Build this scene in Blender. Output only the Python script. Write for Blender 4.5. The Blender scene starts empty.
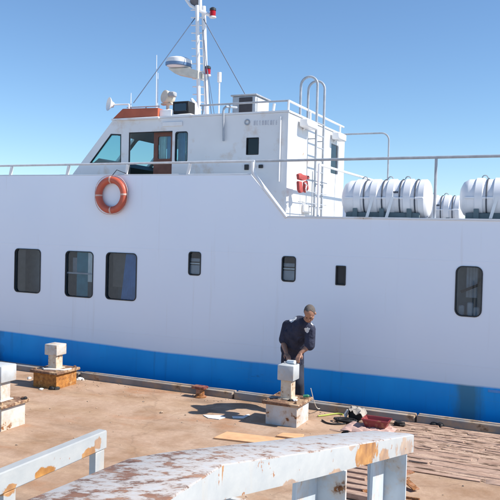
import bpy, bmesh, math, random
from mathutils import Vector, Matrix, geometry
random.seed(7)
sc = bpy.context.scene
col = sc.collection

# ------------------------------------------------------------------ camera
F, YAW, PITCH, ROLL, EYE = 718.66, 0.42587, 0.026183, -0.025576, 2.8
cy, sy = math.cos(YAW), math.sin(YAW)
f0 = Vector((-sy, cy, 0)); r0 = Vector((cy, sy, 0)); u0 = Vector((0, 0, 1))
FW = f0*math.cos(PITCH) - u0*math.sin(PITCH)
U1 = u0*math.cos(PITCH) + f0*math.sin(PITCH)
RT = r0*math.cos(ROLL) - U1*math.sin(ROLL)
UP = U1*math.cos(ROLL) + r0*math.sin(ROLL)
CAM = Vector((0, 0, EYE))
cam = bpy.data.cameras.new('camera'); co = bpy.data.objects.new('camera', cam); col.objects.link(co)
m = Matrix((RT, UP, -FW)).transposed().to_4x4(); m.translation = CAM
co.matrix_world = m
cam.sensor_width = 36; cam.lens = F/500*36; cam.clip_start = .05; cam.clip_end = 6000
sc.camera = co

# ------------------------------------------------------------------ light
ELEV, AZ = math.radians(44), math.radians(10)       # azimuth measured from the ship's after direction (+X) towards +Y
SUND = Vector((math.cos(ELEV)*math.cos(AZ), math.cos(ELEV)*math.sin(AZ), math.sin(ELEV)))
w = bpy.data.worlds.new('World'); sc.world = w; w.use_nodes = True
nt = w.node_tree; bg = nt.nodes['Background']
sky = nt.nodes.new('ShaderNodeTexSky'); sky.sky_type = 'NISHITA'; sky.sun_disc = False
sky.sun_elevation = ELEV; sky.sun_rotation = math.atan2(SUND.x, SUND.y)
sky.air_density = 1.0; sky.dust_density = 0.0; sky.ozone_density = 3.0; sky.altitude = 0
tn = nt.nodes.new('ShaderNodeMix'); tn.data_type = 'RGBA'; tn.blend_type = 'MULTIPLY'; tn.inputs[0].default_value = 1; tn.inputs[7].default_value = (.78, .91, 1.02, 1)
nt.links.new(sky.outputs[0], tn.inputs[6]); nt.links.new(tn.outputs[2], bg.inputs[0]); bg.inputs[1].default_value = 0.09
sl = bpy.data.lights.new('sun', 'SUN'); sl.energy = 4.2; sl.angle = math.radians(.53); sl.color = (1, .94, .85)
so = bpy.data.objects.new('sun', sl); col.objects.link(so)
so.rotation_euler = SUND.to_track_quat('Z', 'Y').to_euler(); so.location = (30, 0, 30)
sc.view_settings.view_transform = 'Standard'; sc.view_settings.look = 'None'
sc.view_settings.gamma = 1; sc.view_settings.use_curve_mapping = False
sc.view_settings.exposure = 0.8

# ------------------------------------------------------------------ helpers: measuring
def ray(x, y): return FW + RT*((x-250)/F) - UP*((y-250)/F)
def onY(x, y, Y): d = ray(x, y); return CAM + d*(Y/d.y)
def onX(x, y, X): d = ray(x, y); return CAM + d*(X/d.x)
def onZ(x, y, Z): d = ray(x, y); return CAM + d*((Z-EYE)/d.z)

# ------------------------------------------------------------------ helpers: objects
def props(o, label=None, cat=None, group=None, kind=None):
    if label: o['label'] = label
    if cat: o['category'] = cat
    if group: o['group'] = group
    if kind: o['kind'] = kind
    return o
def empty(name, loc, label, cat, group=None):
    o = bpy.data.objects.new(name, None); col.objects.link(o); o.location = loc
    o.empty_display_size = .2
    return props(o, label, cat, group)
def base_of(p):
    v = Vector((0, 0, 0))
    while p is not None: v = v + Vector(p.location); p = p.parent
    return v
def copy_tree(o, parent=None):
    c = o.copy(); col.objects.link(c); c.parent = parent
    for ch in list(o.children): copy_tree(ch, c)
    return c

class MB:
    """collects shapes in world coordinates, links them as ONE mesh object"""
    def __init__(s): s.bm = bmesh.new(); s.mi = 0
    def _n(s, faces, smooth=False):
        for f in faces:
            f.material_index = s.mi; f.smooth = smooth
    def box(s, a, b, bev=0.0, M=None, seg=1):
        a = Vector(a); b = Vector(b); t = bmesh.new()
        c = (a+b)/2; d = b-a
        bmesh.ops.create_cube(t, size=1, matrix=Matrix.Translation(c) @ Matrix.Diagonal((abs(d.x), abs(d.y), abs(d.z), 1)))
        if bev: bmesh.ops.bevel(t, geom=t.edges[:], offset=bev, segments=seg, profile=.5, affect='EDGES')
        s.join(t, M); return s
    def obox(s, c, size, rot=None, bev=0.0):
        d = Vector(size)/2
        M = Matrix.Translation(Vector(c)) @ (rot.to_4x4() if rot else Matrix.Identity(4))
        return s.box(-d, d, bev, M)
    def join(s, t, M=None, smooth=False):
        if M: bmesh.ops.transform(t, matrix=M, verts=t.verts[:])
        mp = {v: s.bm.verts.new(v.co) for v in t.verts}
        fs = []
        for f in t.faces:
            try: nf = s.bm.faces.new([mp[v] for v in f.verts]); fs.append(nf); nf.smooth = f.smooth or smooth; nf.material_index = s.mi
            except ValueError: pass
        t.free(); return fs
    def quad(s, *pts):
        f = s.bm.faces.new([s.bm.verts.new(Vector(p)) for p in pts]); f.material_index = s.mi; return s
    def tube(s, pts, r, n=10, cap=True, closed=False):
        pts = [Vector(p) for p in pts]; N = len(pts)
        rs = r if isinstance(r, (list, tuple)) else [r]*N
        rings = []; prev = None
        for i, p in enumerate(pts):
            if closed: t = (pts[(i+1) % N]-pts[i-1])
            else: t = pts[min(i+1, N-1)]-pts[max(i-1, 0)]
            t.normalize()
            if prev is None:
                a = Vector((0, 0, 1)) if abs(t.z) < .9 else Vector((1, 0, 0))
                x = t.cross(a).normalized()
            else:
                x = (prev - t*prev.dot(t)).normalized()
            prev = x; yv = t.cross(x)
            rings.append([s.bm.verts.new(p + (x*math.cos(2*math.pi*k/n)+yv*math.sin(2*math.pi*k/n))*rs[i]) for k in range(n)])
        fs = []
        for i in range(N if closed else N-1):
            A = rings[i]; B = rings[(i+1) % N]
            for k in range(n): fs.append(s.bm.faces.new((A[k], A[(k+1) % n], B[(k+1) % n], B[k])))
        s._n(fs, True)
        if cap and not closed:
            s._n([s.bm.faces.new(rings[0][::-1]), s.bm.faces.new(rings[-1])])
        return s
    def lathe(s, prof, org, axis=(0, 0, 1), n=28, smooth=True, ang0=0):
        """prof: list of (radius, height along axis)"""
        org = Vector(org); ax = Vector(axis).normalized()
        a = Vector((0, 0, 1)) if abs(ax.z) < .9 else Vector((1, 0, 0))
        x = ax.cross(a).normalized(); y = ax.cross(x)
        rings = []
        for r, h in prof:
            if r < 1e-6: rings.append([s.bm.verts.new(org+ax*h)])
            else: rings.append([s.bm.verts.new(org+ax*h+(x*math.cos(ang0+2*math.pi*k/n)+y*math.sin(ang0+2*math.pi*k/n))*r) for k in range(n)])
        fs = []
        for A, B in zip(rings, rings[1:]):
            for k in range(n):
                k2 = (k+1) % n
                if len(A) == 1 and len(B) == 1: continue
                if len(A) == 1: fs.append(s.bm.faces.new((A[0], B[k2], B[k])))
                elif len(B) == 1: fs.append(s.bm.faces.new((A[k], A[k2], B[0])))
                else: fs.append(s.bm.faces.new((A[k], A[k2], B[k2], B[k])))
        s._n(fs, smooth); return s
    def sphere(s, c, r, sc_=(1, 1, 1), rot=None, n=16):
        t = bmesh.new(); bmesh.ops.create_uvsphere(t, u_segments=n, v_segments=max(6, n*2//3), radius=r)
        M = Matrix.Translation(Vector(c)) @ (rot.to_4x4() if rot else Matrix.Identity(4)) @ Matrix.Diagonal((*sc_, 1))
        for f in t.faces: f.smooth = True
        s.join(t, M); return s
    def capsule(s, a, b, ra, rb, n=14):
        a = Vector(a); b = Vector(b)
        s.sphere(a, ra, n=n); s.sphere(b, rb, n=n)
        if (b-a).length > 1e-5: s.tube([a, b], [ra, rb], n=n)
        return s
    def prism(s, pts, ext):
        """closed polygon extruded along vector ext"""
        ext = Vector(ext); A = [s.bm.verts.new(Vector(p)) for p in pts]; B = [s.bm.verts.new(Vector(p)+ext) for p in pts]
        fs = [s.bm.faces.new(A[::-1]), s.bm.faces.new(B)]
        n = len(A)
        for i in range(n): fs.append(s.bm.faces.new((A[i], A[(i+1) % n], B[(i+1) % n], B[i])))
        s._n(fs); return s
    def holed(s, outer, holes, fn, ext):
        """plate with holes: 2D loops -> 3D by fn, thickness vector ext; jambs included"""
        ext = Vector(ext); t = bmesh.new(); loops = []
        for L in [outer]+holes:
            vs = [t.verts.new(fn(*p)) for p in L]; loops.append(vs)
            for i in range(len(vs)): t.edges.new((vs[i], vs[(i+1) % len(vs)]))
        bmesh.ops.triangle_fill(t, use_beauty=True, use_dissolve=False, edges=t.edges[:])
        front = t.faces[:]
        back = {}
        for L in loops:
            for v in L: back[v] = t.verts.new(v.co+ext)
        for v in [v for f in front for v in f.verts]:
            if v not in back: back[v] = t.verts.new(v.co+ext)
        for f in front: t.faces.new([back[v] for v in f.verts][::-1])
        for L in loops:
            for i in range(len(L)):
                a, b = L[i], L[(i+1) % len(L)]
                t.faces.new((a, b, back[b], back[a]))
        bmesh.ops.recalc_face_normals(t, faces=t.faces[:])
        s.join(t); return s
    def build(s, name, mat, parent=None, recalc=True, **pr):
        if recalc: bmesh.ops.recalc_face_normals(s.bm, faces=s.bm.faces[:])
        me = bpy.data.meshes.new(name)
        org = pr.pop('org', None)
        if parent is not None: off = base_of(parent)
        elif org is not None: off = Vector(org)
        else:
            xs = [v.co for v in s.bm.verts]
            off = Vector((sum(v.x for v in xs)/len(xs), sum(v.y for v in xs)/len(xs), min(v.z for v in xs)))
        bmesh.ops.translate(s.bm, vec=-off, verts=s.bm.verts[:])
        s.bm.to_mesh(me); s.bm.free(); me.set_sharp_from_angle(angle=math.radians(38))
        o = bpy.data.objects.new(name, me); col.objects.link(o)
        for mm in (mat if isinstance(mat, (list, tuple)) else [mat]): me.materials.append(mm)
        if parent is not None: o.parent = parent
        else: o.location = off
        return props(o, **pr)

def rrect(x0, z0, x1, z1, r, n=5):
    out = []
    for cx, cz, a0 in ((x1-r, z1-r, 0), (x0+r, z1-r, 90), (x0+r, z0+r, 180), (x1-r, z0+r, 270)):
        for k in range(n+1):
            a = math.radians(a0+90*k/n); out.append((cx+r*math.cos(a), cz+r*math.sin(a)))
    return out
def arc(c, r, a0, a1, u, v, n=10):
    c = Vector(c); u = Vector(u); v = Vector(v)
    return [c+u*(r*math.cos(math.radians(a0+(a1-a0)*k/n)))+v*(r*math.sin(math.radians(a0+(a1-a0)*k/n))) for k in range(n+1)]

# ------------------------------------------------------------------ helpers: materials
class NT:
    def __init__(s, name):
        s.m = bpy.data.materials.new(name); s.m.use_nodes = True; s.t = s.m.node_tree
        s.b = s.t.nodes['Principled BSDF']; s.out = s.t.nodes['Material Output']
        s.tc = s.t.nodes.new('ShaderNodeTexCoord')
    def new(s, k): return s.t.nodes.new(k)
    def link(s, a, b): s.t.links.new(a, b)
    def coord(s, scale=(1, 1, 1), kind='Object', loc=(0, 0, 0)):
        mp = s.new('ShaderNodeMapping'); mp.inputs['Scale'].default_value = scale; mp.inputs['Location'].default_value = loc
        s.link(s.tc.outputs[kind], mp.inputs[0]); return mp.outputs[0]
    def noise(s, sc_, det=6, rough=.55, scale=(1, 1, 1), dist=0, loc=(0, 0, 0)):
        n = s.new('ShaderNodeTexNoise'); n.inputs['Scale'].default_value = sc_; n.inputs['Detail'].default_value = det
        n.inputs['Roughness'].default_value = rough; n.inputs['Distortion'].default_value = dist
        s.link(s.coord(scale, loc=loc), n.inputs['Vector']); return n.outputs[0]
    def ramp(s, fac, stops):
        r = s.new('ShaderNodeValToRGB'); e = r.color_ramp.elements
        while len(e) < len(stops): e.new(.5)
        for q, (p, c) in zip(e, stops):
            q.position = p; q.color = (c, c, c, 1) if isinstance(c, (int, float)) else (*c, 1)
        s.link(fac, r.inputs[0]); return r.outputs[0]
    def mix(s, fac, a, b, mode='MIX'):
        x = s.new('ShaderNodeMix'); x.data_type = 'RGBA'; x.blend_type = mode
        for v, i in ((fac, 0), (a, 6), (b, 7)):
            if isinstance(v, (int, float)): x.inputs[i].default_value = v
            elif isinstance(v, tuple): x.inputs[i].default_value = (*v, 1)
            else: s.link(v, x.inputs[i])
        return x.outputs[2]
    def math(s, op, a, b=0, c=None):
        x = s.new('ShaderNodeMath'); x.operation = op
        for i, v in enumerate((a, b, c)):
            if v is None: continue
            if isinstance(v, (int, float)): x.inputs[i].default_value = v
            else: s.link(v, x.inputs[i])
        return x.outputs[0]
    def sep(s, v):
        x = s.new('ShaderNodeSeparateXYZ'); s.link(v, x.inputs[0]); return x.outputs
    def bump(s, h, strength=.2, dist=.02):
        b = s.new('ShaderNodeBump'); b.inputs['Strength'].default_value = strength; b.inputs['Distance'].default_value = dist
        s.link(h, b.inputs['Height']); s.link(b.outputs[0], s.b.inputs['Normal']); return b
    def set(s, col_=None, rough=None, metal=None, spec=None):
        for k, v in (('Base Color', col_), ('Roughness', rough), ('Metallic', metal), ('Specular IOR Level', spec)):
            if v is None: continue
            if isinstance(v, (int, float)): s.b.inputs[k].default_value = v
            elif isinstance(v, tuple): s.b.inputs[k].default_value = (*v, 1)
            else: s.link(v, s.b.inputs[k])
        return s.m

def plain(name, c, rough=.5, metal=0, var=.12, scale=8, bump=.05, spec=.4):
    n = NT(name); f = n.noise(scale, 5)
    lo = tuple(x*(1-var) for x in c); hi = tuple(min(1, x*(1+var)) for x in c)
    n.set(n.ramp(f, [(.3, lo), (.7, hi)]), rough, metal, spec)
    if bump: n.bump(n.noise(scale*4, 3), bump, .01)
    return n.m
def rusty(name, c, amount=.5, scale=3, rust=((.10, .035, .015), (.32, .13, .035)), stretch=(1, 1, 1), rough=.5, soft=.04, dirt=.25):
    """painted steel with chips of rust; amount 0..1"""
    n = NT(name)
    f = n.noise(scale, 9, .62, stretch)
    g = n.noise(scale*3.3, 6, .6, stretch, loc=(3, 7, 1))
    ff = n.math('ADD', n.math('MULTIPLY', f, .7), n.math('MULTIPLY', g, .3))
    th = .66-.26*amount
    mask = n.ramp(ff, [(th, 0.0), (th+soft, 1.0)])
    halo = n.ramp(ff, [(th-.10, 0.0), (th+.01, 1.0)])
    rc = n.ramp(n.noise(scale*6, 5), [(.3, rust[0]), (.7, rust[1])])
    base = n.ramp(n.noise(scale*.8, 4, loc=(9, 2, 4)), [(.3, tuple(x*(1-dirt) for x in c)), (.65, c)])
    tint = n.mix(n.math('MULTIPLY', halo, .45), base, (.50, .30, .13))
    colr = n.mix(mask, tint, rc)
    n.set(colr, n.ramp(mask, [(0, rough), (1, .9)]))
    n.bump(n.math('SUBTRACT', n.math('MULTIPLY', g, .25), n.math('MULTIPLY', mask, .5)), .35, .01)
    return n.m
def glass(name, tint=(.5, .75, .75), refl=.08):
    n = NT(name); n.t.nodes.remove(n.b)
    tr = n.new('ShaderNodeBsdfTransparent'); tr.inputs[0].default_value = (*tint, 1)
    gl = n.new('ShaderNodeBsdfGlossy'); gl.inputs['Roughness'].default_value = .02; gl.inputs[0].default_value = (.95, .97, 1, 1)
    fr = n.new('ShaderNodeFresnel'); fr.inputs[0].default_value = 1.5
    fac = n.math('ADD', fr.outputs[0], refl)
    mx = n.new('ShaderNodeMixShader'); n.link(fac, mx.inputs[0]); n.link(tr.outputs[0], mx.inputs[1]); n.link(gl.outputs[0], mx.inputs[2])
    n.link(mx.outputs[0], n.out.inputs[0]); return n.m

YH = 11.5            # ship's side
def hull_paint():
    n = NT('hull_paint')
    P = n.sep(n.tc.outputs['Object'])           # hull origin is at world X=-6,Y=14.5,Z=0
    z = P[2]; x = P[0]
    # paint line climbs a little towards the bow
    line = n.math('ADD', .505, n.math('MULTIPLY', n.math('MAXIMUM', n.math('SUBTRACT', -1.2, x), 0), .023))
    wob = n.math('MULTIPLY', n.math('SUBTRACT', n.noise(2.5, 3), .5), .02)
    d = n.math('SUBTRACT', n.math('SUBTRACT', z, line), wob)
    top = n.ramp(n.math('ADD', n.math('MULTIPLY', d, 30), .5), [(0, 0.0), (1, 1.0)])
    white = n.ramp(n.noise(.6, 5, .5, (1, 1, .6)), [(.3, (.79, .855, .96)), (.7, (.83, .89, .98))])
    streak = n.ramp(n.noise(1.0, 6, .6, (7, 1, .35)), [(.60, 0.0), (.85, 1.0)])
    white = n.mix(n.math('MULTIPLY', streak, .32), white, (.50, .44, .38))
    chip = n.ramp(n.noise(4.0, 9, .7, (1, 1, .5), loc=(5, 5, 5)), [(.74, 0.0), (.77, 1.0)])
    white = n.mix(n.math('MULTIPLY', chip, .35), white, (.35, .22, .12))
    blue = n.ramp(n.noise(1.2, 5, .6, (1, 1, .6)), [(.3, (.003, .33, .82)), (.7, (.005, .41, .94))])
    bst = n.ramp(n.noise(1.5, 6, .6, (5, 1, .3), loc=(2, 1, 8)), [(.55, 0.0), (.8, 1.0)])
    blue = n.mix(n.math('MULTIPLY', bst, .4), blue, (.02, .06, .18))
    # weed and rust stain running down the blue near the after window
    sx = n.math('SUBTRACT', 1.0, n.math('MULTIPLY', n.math('ABSOLUTE', n.math('SUBTRACT', x, 4.55)), 3.8))
    sx = n.math('ADD', sx, n.math('MULTIPLY', n.math('SUBTRACT', n.noise(5, 5, .6, (2, 1, .5)), .5), .9))
    stain = n.ramp(sx, [(.0, 0.0), (.7, 1.0)])
    scr = n.ramp(n.noise(2.2, 9, .72, (.35, 1, 5), loc=(4, 9, 2)), [(.60, 0.0), (.70, .5)])
    blue = n.mix(scr, blue, (.06, .36, .70))
    scd = n.ramp(n.noise(2.6, 9, .72, (.5, 1, 3), loc=(14, 3, 7)), [(.64, 0.0), (.70, .55)])
    blue = n.mix(scd, blue, (.015, .09, .25))
    blue = n.mix(n.math('MULTIPLY', stain, .62), blue, (.10, .17, .09))
    sx2 = n.math('SUBTRACT', 1.0, n.math('MULTIPLY', n.math('ABSOLUTE', n.math('SUBTRACT', x, -5.2)), 2.2))
    stain2 = n.ramp(n.math('ADD', sx2, n.math('MULTIPLY', n.math('SUBTRACT', n.noise(4, 5), .5), .8)), [(.1, 0.0), (.7, 1.0)])
    blue = n.mix(n.math('MULTIPLY', stain2, .85), blue, (.02, .03, .04))
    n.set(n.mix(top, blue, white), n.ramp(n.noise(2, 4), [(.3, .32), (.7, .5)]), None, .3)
    # slightly wavy plating, weld seams
    wv = n.noise(.9, 2, .4, (1.2, 1, .8))
    vx = n.math('ABSOLUTE', n.math('SUBTRACT', n.math('FRACT', n.math('MULTIPLY', n.math('ADD', x, 50), .44)), .5))
    seam = n.ramp(vx, [(0, 1.0), (.006, 0.0)])
    vz = n.math('ABSOLUTE', n.math('SUBTRACT', n.math('FRACT', n.math('MULTIPLY', n.math('ADD', z, 50), .62)), .5))
    seam2 = n.ramp(vz, [(0, 1.0), (.006, 0.0)])
    h = n.math('ADD', n.math('MULTIPLY', wv, 1.0), n.math('MULTIPLY', n.math('MAXIMUM', seam, seam2), .05))
    n.bump(h, .55, .06)
    return n.m

def ground_mat():
    n = NT('quay_concrete')
    big = n.noise(.35, 5, .55); mid = n.noise(1.6, 8, .62, loc=(4, 1, 0)); fine = n.noise(14, 8, .7)
    str_ = n.noise(.9, 6, .6, (.45, 2.2, 1), loc=(1, 8, 0))
    c = n.ramp(big, [(.3, (.36, .24, .165)), (.5, (.45, .315, .23)), (.7, (.44, .325, .245))])
    c = n.mix(n.ramp(mid, [(.42, 0.0), (.66, .85)]), c, (.28, .165, .095))
    c = n.mix(n.ramp(str_, [(.5, 0.0), (.75, .6)]), c, (.53, .38, .26))
    rust = n.ramp(n.noise(.8, 9, .65, (.6, 1.4, 1), loc=(7, 3, 0)), [(.56, 0.0), (.68, .55)])
    c = n.mix(rust, c, (.38, .15, .055))
    dark = n.ramp(n.noise(1.1, 9, .7, (.5, 1.7, 1), loc=(2, 11, 0)), [(.55, 0.0), (.68, .5)])
    c = n.mix(dark, c, (.20, .14, .10))
    c = n.mix(n.ramp(fine, [(.35, .35), (.65, 0.0)]), c, (.25, .165, .105))
    vr = n.new('ShaderNodeTexVoronoi'); vr.feature = 'DISTANCE_TO_EDGE'; vr.inputs['Scale'].default_value = .33
    wv_ = n.new('ShaderNodeVectorMath'); wv_.operation = 'ADD'; n.link(n.coord(), wv_.inputs[0]); nn_ = n.new('ShaderNodeTexNoise'); nn_.inputs['Scale'].default_value = 1.4; nn_.inputs['Detail'].default_value = 6; n.link(n.coord(), nn_.inputs['Vector']); n.link(nn_.outputs[1], wv_.inputs[1]); n.link(wv_.outputs[0], vr.inputs['Vector'])
    crack = n.ramp(vr.outputs['Distance'], [(.0, .28), (.010, 0.0)])
    c = n.mix(crack, c, (.16, .105, .07))
    oil = n.ramp(n.noise(.55, 5, .6, (.8, 1.5, 1), loc=(21, 5, 0)), [(.60, 0.0), (.70, .5)])
    c = n.mix(oil, c, (.17, .12, .09))
    grit = n.ramp(n.noise(55, 3, .6), [(.66, 0.0), (.72, .6)]); c = n.mix(grit, c, (.13, .09, .065))
    n.set(c, .95, 0, .15)
    n.bump(n.math('ADD', n.math('MULTIPLY', mid, .8), n.math('MULTIPLY', fine, .35)), .5, .03)
    return n.m
def slat_mat():
    n = NT('sandy_slats')
    a = n.noise(3, 8, .65, (.4, 2, 1)); b = n.noise(20, 5, .7, (.5, 2, 1))
    c = n.ramp(a, [(.3, (.25, .155, .115)), (.45, (.42, .285, .22)), (.7, (.48, .345, .275))])
    c = n.mix(n.ramp(b, [(.35, .5), (.6, 0.0)]), c, (.16, .10, .07))
    n.set(c, .95, 0, .1); n.bump(b, .5, .01); return n.m
def peeled_top():
    n = NT('peeling_paint')
    a = n.noise(9, 12, .7, (1.7, .8, 1)); b = n.noise(30, 9, .7, (1.3, .8, 1)); v = n.noise(1.3, 3, .5, loc=(3, 3, 3))
    P = n.sep(n.tc.outputs['Object'])
    grad = n.math('MULTIPLY', n.math('SUBTRACT', .35, P[1]), .028)      # most of the paint is gone at the near end
    ff = n.math('ADD', n.math('ADD', n.math('MULTIPLY', a, .62), n.math('MULTIPLY', b, .30)), n.math('ADD', n.math('MULTIPLY', v, .12), grad))
    mask = n.ramp(ff, [(.552, 0.0), (.60, 1.0)])
    edge = n.ramp(ff, [(.46, 0.0), (.56, 1.0)])
    rc = n.ramp(n.noise(9, 6), [(.3, (.085, .040, .025)), (.5, (.21, .10, .06)), (.75, (.34, .20, .13))])
    wc = n.mix(n.math('MULTIPLY', edge, .5), (.42, .43, .44), (.40, .30, .235))
    n.set(n.mix(mask, wc, rc), .7)
    n.bump(n.math('SUBTRACT', n.math('MULTIPLY', b, .3), n.math('MULTIPLY', mask, .6)), .5, .008)
    return n.m
def streaked(name, spots, slope=0):
    """white paint on the beam's side: runs and chips, orange rust patch where the coating went (object Y)"""
    n = NT(name)
    P = n.sep(n.tc.outputs['Object'])
    a = n.noise(7, 9, .65, (1, 1, 1.6)); b = n.noise(2.2, 6, .6, (1, 3, .5), loc=(2, 4, 1))
    c = n.ramp(a, [(.3, (.33, .35, .36)), (.7, (.40, .41, .405))])
    c = n.mix(n.ramp(b, [(.58, 0.0), (.8, .5)]), c, (.52, .40, .27))
    chip = n.ramp(n.noise(11, 9, .7, loc=(6, 2, 2)), [(.63, 0.0), (.66, 1.0)])
    c = n.mix(chip, c, (.30, .13, .05))
    for (yc, wd, s_, zc, hz) in spots:
        q1 = n.math('POWER', n.math('DIVIDE', n.math('SUBTRACT', P[1], yc), wd), 2)
        q1 = n.math('ADD', q1, n.math('POWER', n.math('DIVIDE', n.math('SUBTRACT', n.math('SUBTRACT', P[2], n.math('MULTIPLY', P[1], slope)), zc), hz), 2))
        d = n.math('SUBTRACT', 1.0, n.math('SQRT', q1))
        d = n.math('ADD', d, n.math('MULTIPLY', n.math('SUBTRACT', n.noise(11, 9, .68, loc=(yc, 1, 2)), .5), 1.9))
        k = n.ramp(d, [(.30, 0.0), (.42, s_)])
        c = n.mix(k, c, n.ramp(n.noise(10, 5, loc=(1, yc, 1)), [(.3, (.20, .08, .02)), (.5, (.34, .15, .035)), (.7, (.50, .25, .065))]))
    n.set(c, .55); n.bump(a, .2, .01); return n.m

M = dict(
    hull=hull_paint(), ground=ground_mat(), slat=slat_mat(),
    white=plain('white_paint', (.78, .78, .78), .4, var=.05, scale=3),
    house=rusty('wheelhouse_paint', (.76, .77, .78), .06, 1.6, dirt=.07, rough=.4),
    grey=plain('grey_metal', (.35, .36, .38), .45, var=.15),
    rail=plain('rail_grey', (.36, .39, .43), .45, var=.15),
    dark=plain('dark_plastic', (.03, .032, .036), .5),
    black=plain('black_rubber', (.018, .018, .02), .7),
    inner=plain('cabin_lining', (.30, .36, .40), .8),
    frame=plain('window_gasket', (.025, .028, .032), .5),
    brown=plain('brown_wood', (.16, .065, .045), .55, var=.25, scale=5),
    orange=plain('orange_paint', (.42, .10, .05), .5, var=.18, scale=3),
    buoy=plain('orange_vinyl', (.50, .11, .065), .45, var=.12, scale=6),
    red=plain('red_plastic', (.38, .03, .03), .45), lifered=plain('red_cloth', (.40, .075, .07), .8, scale=20),
    tubred=rusty('dull_red', (.26, .035, .04), .2, 8),
    pink=plain('pink_tarpaulin', (.48, .32, .28), .8, var=.15),
    redlamp=plain('red_lens', (.35, .01, .015), .15, bump=0),
    glass=glass('tinted_glass', (.58, .82, .80), .06), glassdk=glass('smoked_glass', (.74, .82, .86), .005),
    teal=plain('teal_curtain', (.10, .40, .50), .8), bluec=plain('blue_curtain', (.14, .34, .62), .8),
    palec=plain('pale_curtain', (.72, .76, .77), .8), brownc=plain('brown_blind', (.26, .25, .24), .8),
    blind=plain('grey_blind', (.42, .46, .52), .7),
    raft=plain('white_fibreglass', (.74, .75, .78), .35, var=.04, scale=3),
    strap=plain('dark_strap', (.05, .06, .08), .7), cradle=plain('cradle_steel', (.11, .16, .18), .6),
    kerb=rusty('weathered_kerb', (.27, .255, .245), .38, 2.2, rust=((.10, .065, .045), (.24, .16, .10)), dirt=.4, rough=.9),
    boll=rusty('bollard_paint', (.58, .60, .61), .34, 4), bollrust=rusty('bollard_rust', (.52, .30, .12), .95, 3, rust=((.20, .075, .02), (.50, .22, .05))),
    bollcap=rusty('bollard_head_paint', (.50, .53, .55), .14, 5), bollwhite=rusty('bollard_white_paint', (.60, .59, .56), .34, 5),
    bollpost=rusty('bollard_post_paint', (.66, .60, .50), .45, 5),
    lid=rusty('rusted_lid', (.40, .30, .22), .85, 5, rust=((.09, .05, .035), (.26, .14, .08))),
    peel=peeled_top(), beam=streaked('beam_side_paint', [(.80, .34, .95, 1.79, .13), (1.22, .16, .7, 1.73, .08), (1.75, .3, .45, 1.75, .12), (-.865, .022, .9, 1.82, .10), (-.3, .16, .6, 1.71, .035), (.3, .2, .6, 1.71, .035), (.55, .1, .5, 1.83, .03), (-1.2, .12, .5, 1.71, .03)], -.2118), railp=streaked('guard_rail_paint', [(.26, .12, 1.0, 1.55, .05), (.62, .09, .9, 1.55, .05), (.70, .05, .7, 1.59, .05), (-.0, .08, .9, 1.55, .05)]),
    leg=rusty('leg_paint', (.50, .55, .59), .24, 6), steelrust=rusty('old_iron', (.30, .10, .07), .7, 6),
    ply=plain('plywood', (.62, .36, .19), .7, var=.15, scale=6), paper=plain('white_card', (.72, .72, .70), .8),
    stone=plain('rubble', (.36, .27, .20), .95, var=.4, scale=3), cable=plain('green_yellow_hose', (.36, .42, .08), .5),
    greenp=plain('green_plastic', (.04, .20, .12), .5), cord=plain('pale_cord', (.62, .60, .55), .8),
    skin=plain('skin', (.32, .17, .115), .5, var=.12, scale=30, bump=.1), hair=plain('grey_stubble', (.10, .085, .078), .9, var=.3, scale=60),
    shirt=plain('navy_cotton', (.022, .028, .060), .9, var=.35, scale=9, bump=.2), trous=plain('dark_trousers', (.022, .027, .045), .9, var=.3, scale=9, bump=.2),
    apron=plain('black_apron', (.02, .02, .028), .85), shoe=plain('dusty_shoe', (.10, .085, .075), .8), eye=plain('eye', (.03, .02, .018), .2, bump=0),
    lip=plain('lip', (.25, .10, .08), .6),
    bandc=plain('faded_band', (.62, .42, .36), .7), railp2=plain('pale_rail', (.55, .57, .60), .45), maroon=rusty('maroon_paint', (.16, .03, .03), .45, 9), dusty=plain('dusty_canvas', (.40, .36, .32), .9, var=.3), stay=plain('stay_wire_steel', (.10, .13, .19), .5), text=plain('faded_lettering', (.56, .58, .63), .7), bluemark=plain('pale_blue_paint', (.12, .35, .75), .5),
)
def water_mat():
    n = NT('sea_water'); n.set((.012, .035, .045), .08, 0, .5); n.bump(n.noise(1.6, 6, .6), .25, .15); return n.m
M['water'] = water_mat()

# ------------------------------------------------------------------ setting
b = MB(); b.quad((-3000, -3000, -1.4), (3000, -3000, -1.4), (3000, 3000, -1.4), (-3000, 3000, -1.4))
b.build('water', M['water'], org=(0, 0, -1.4), kind='structure')
b = MB(); b.box((-90, -70, -2.5), (90, 10.95, 0)); b.build('quay', M['ground'], org=(0, 0, 0), kind='structure')
ap = NT('pale_bounce_sheet'); ap.set(ap.ramp(ap.noise(.8, 7, .6), [(.3, (.50, .51, .52)), (.7, (.60, .61, .62))]), .9); ap.bump(ap.noise(9, 6), .3, .02)
b = MB(); b.quad((-90, -69.9, .004), (90, -69.9, .004), (90, 5.6, .004), (-90, 5.6, .004)); b.build('added_bounce_sheet', ap.m, org=(0, 0, .004), kind='structure')  # unseen pale sheet on the quay, added to bounce light onto the shaded hull
# kerb of old timber / concrete lengths along the quay edge
b = MB(); x = -40.0
while x < 20:
    L = random.uniform(2.2, 3.6); h = .135+random.uniform(-.012, .012); dy = random.uniform(-.012, .012)
    b.box((x, 10.745+dy, -.02), (x+L-.03, 10.93+dy, h-.02), .012); x += L
b.build('kerb', M['kerb'], org=(0, 10.8, 0), kind='structure')

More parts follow.
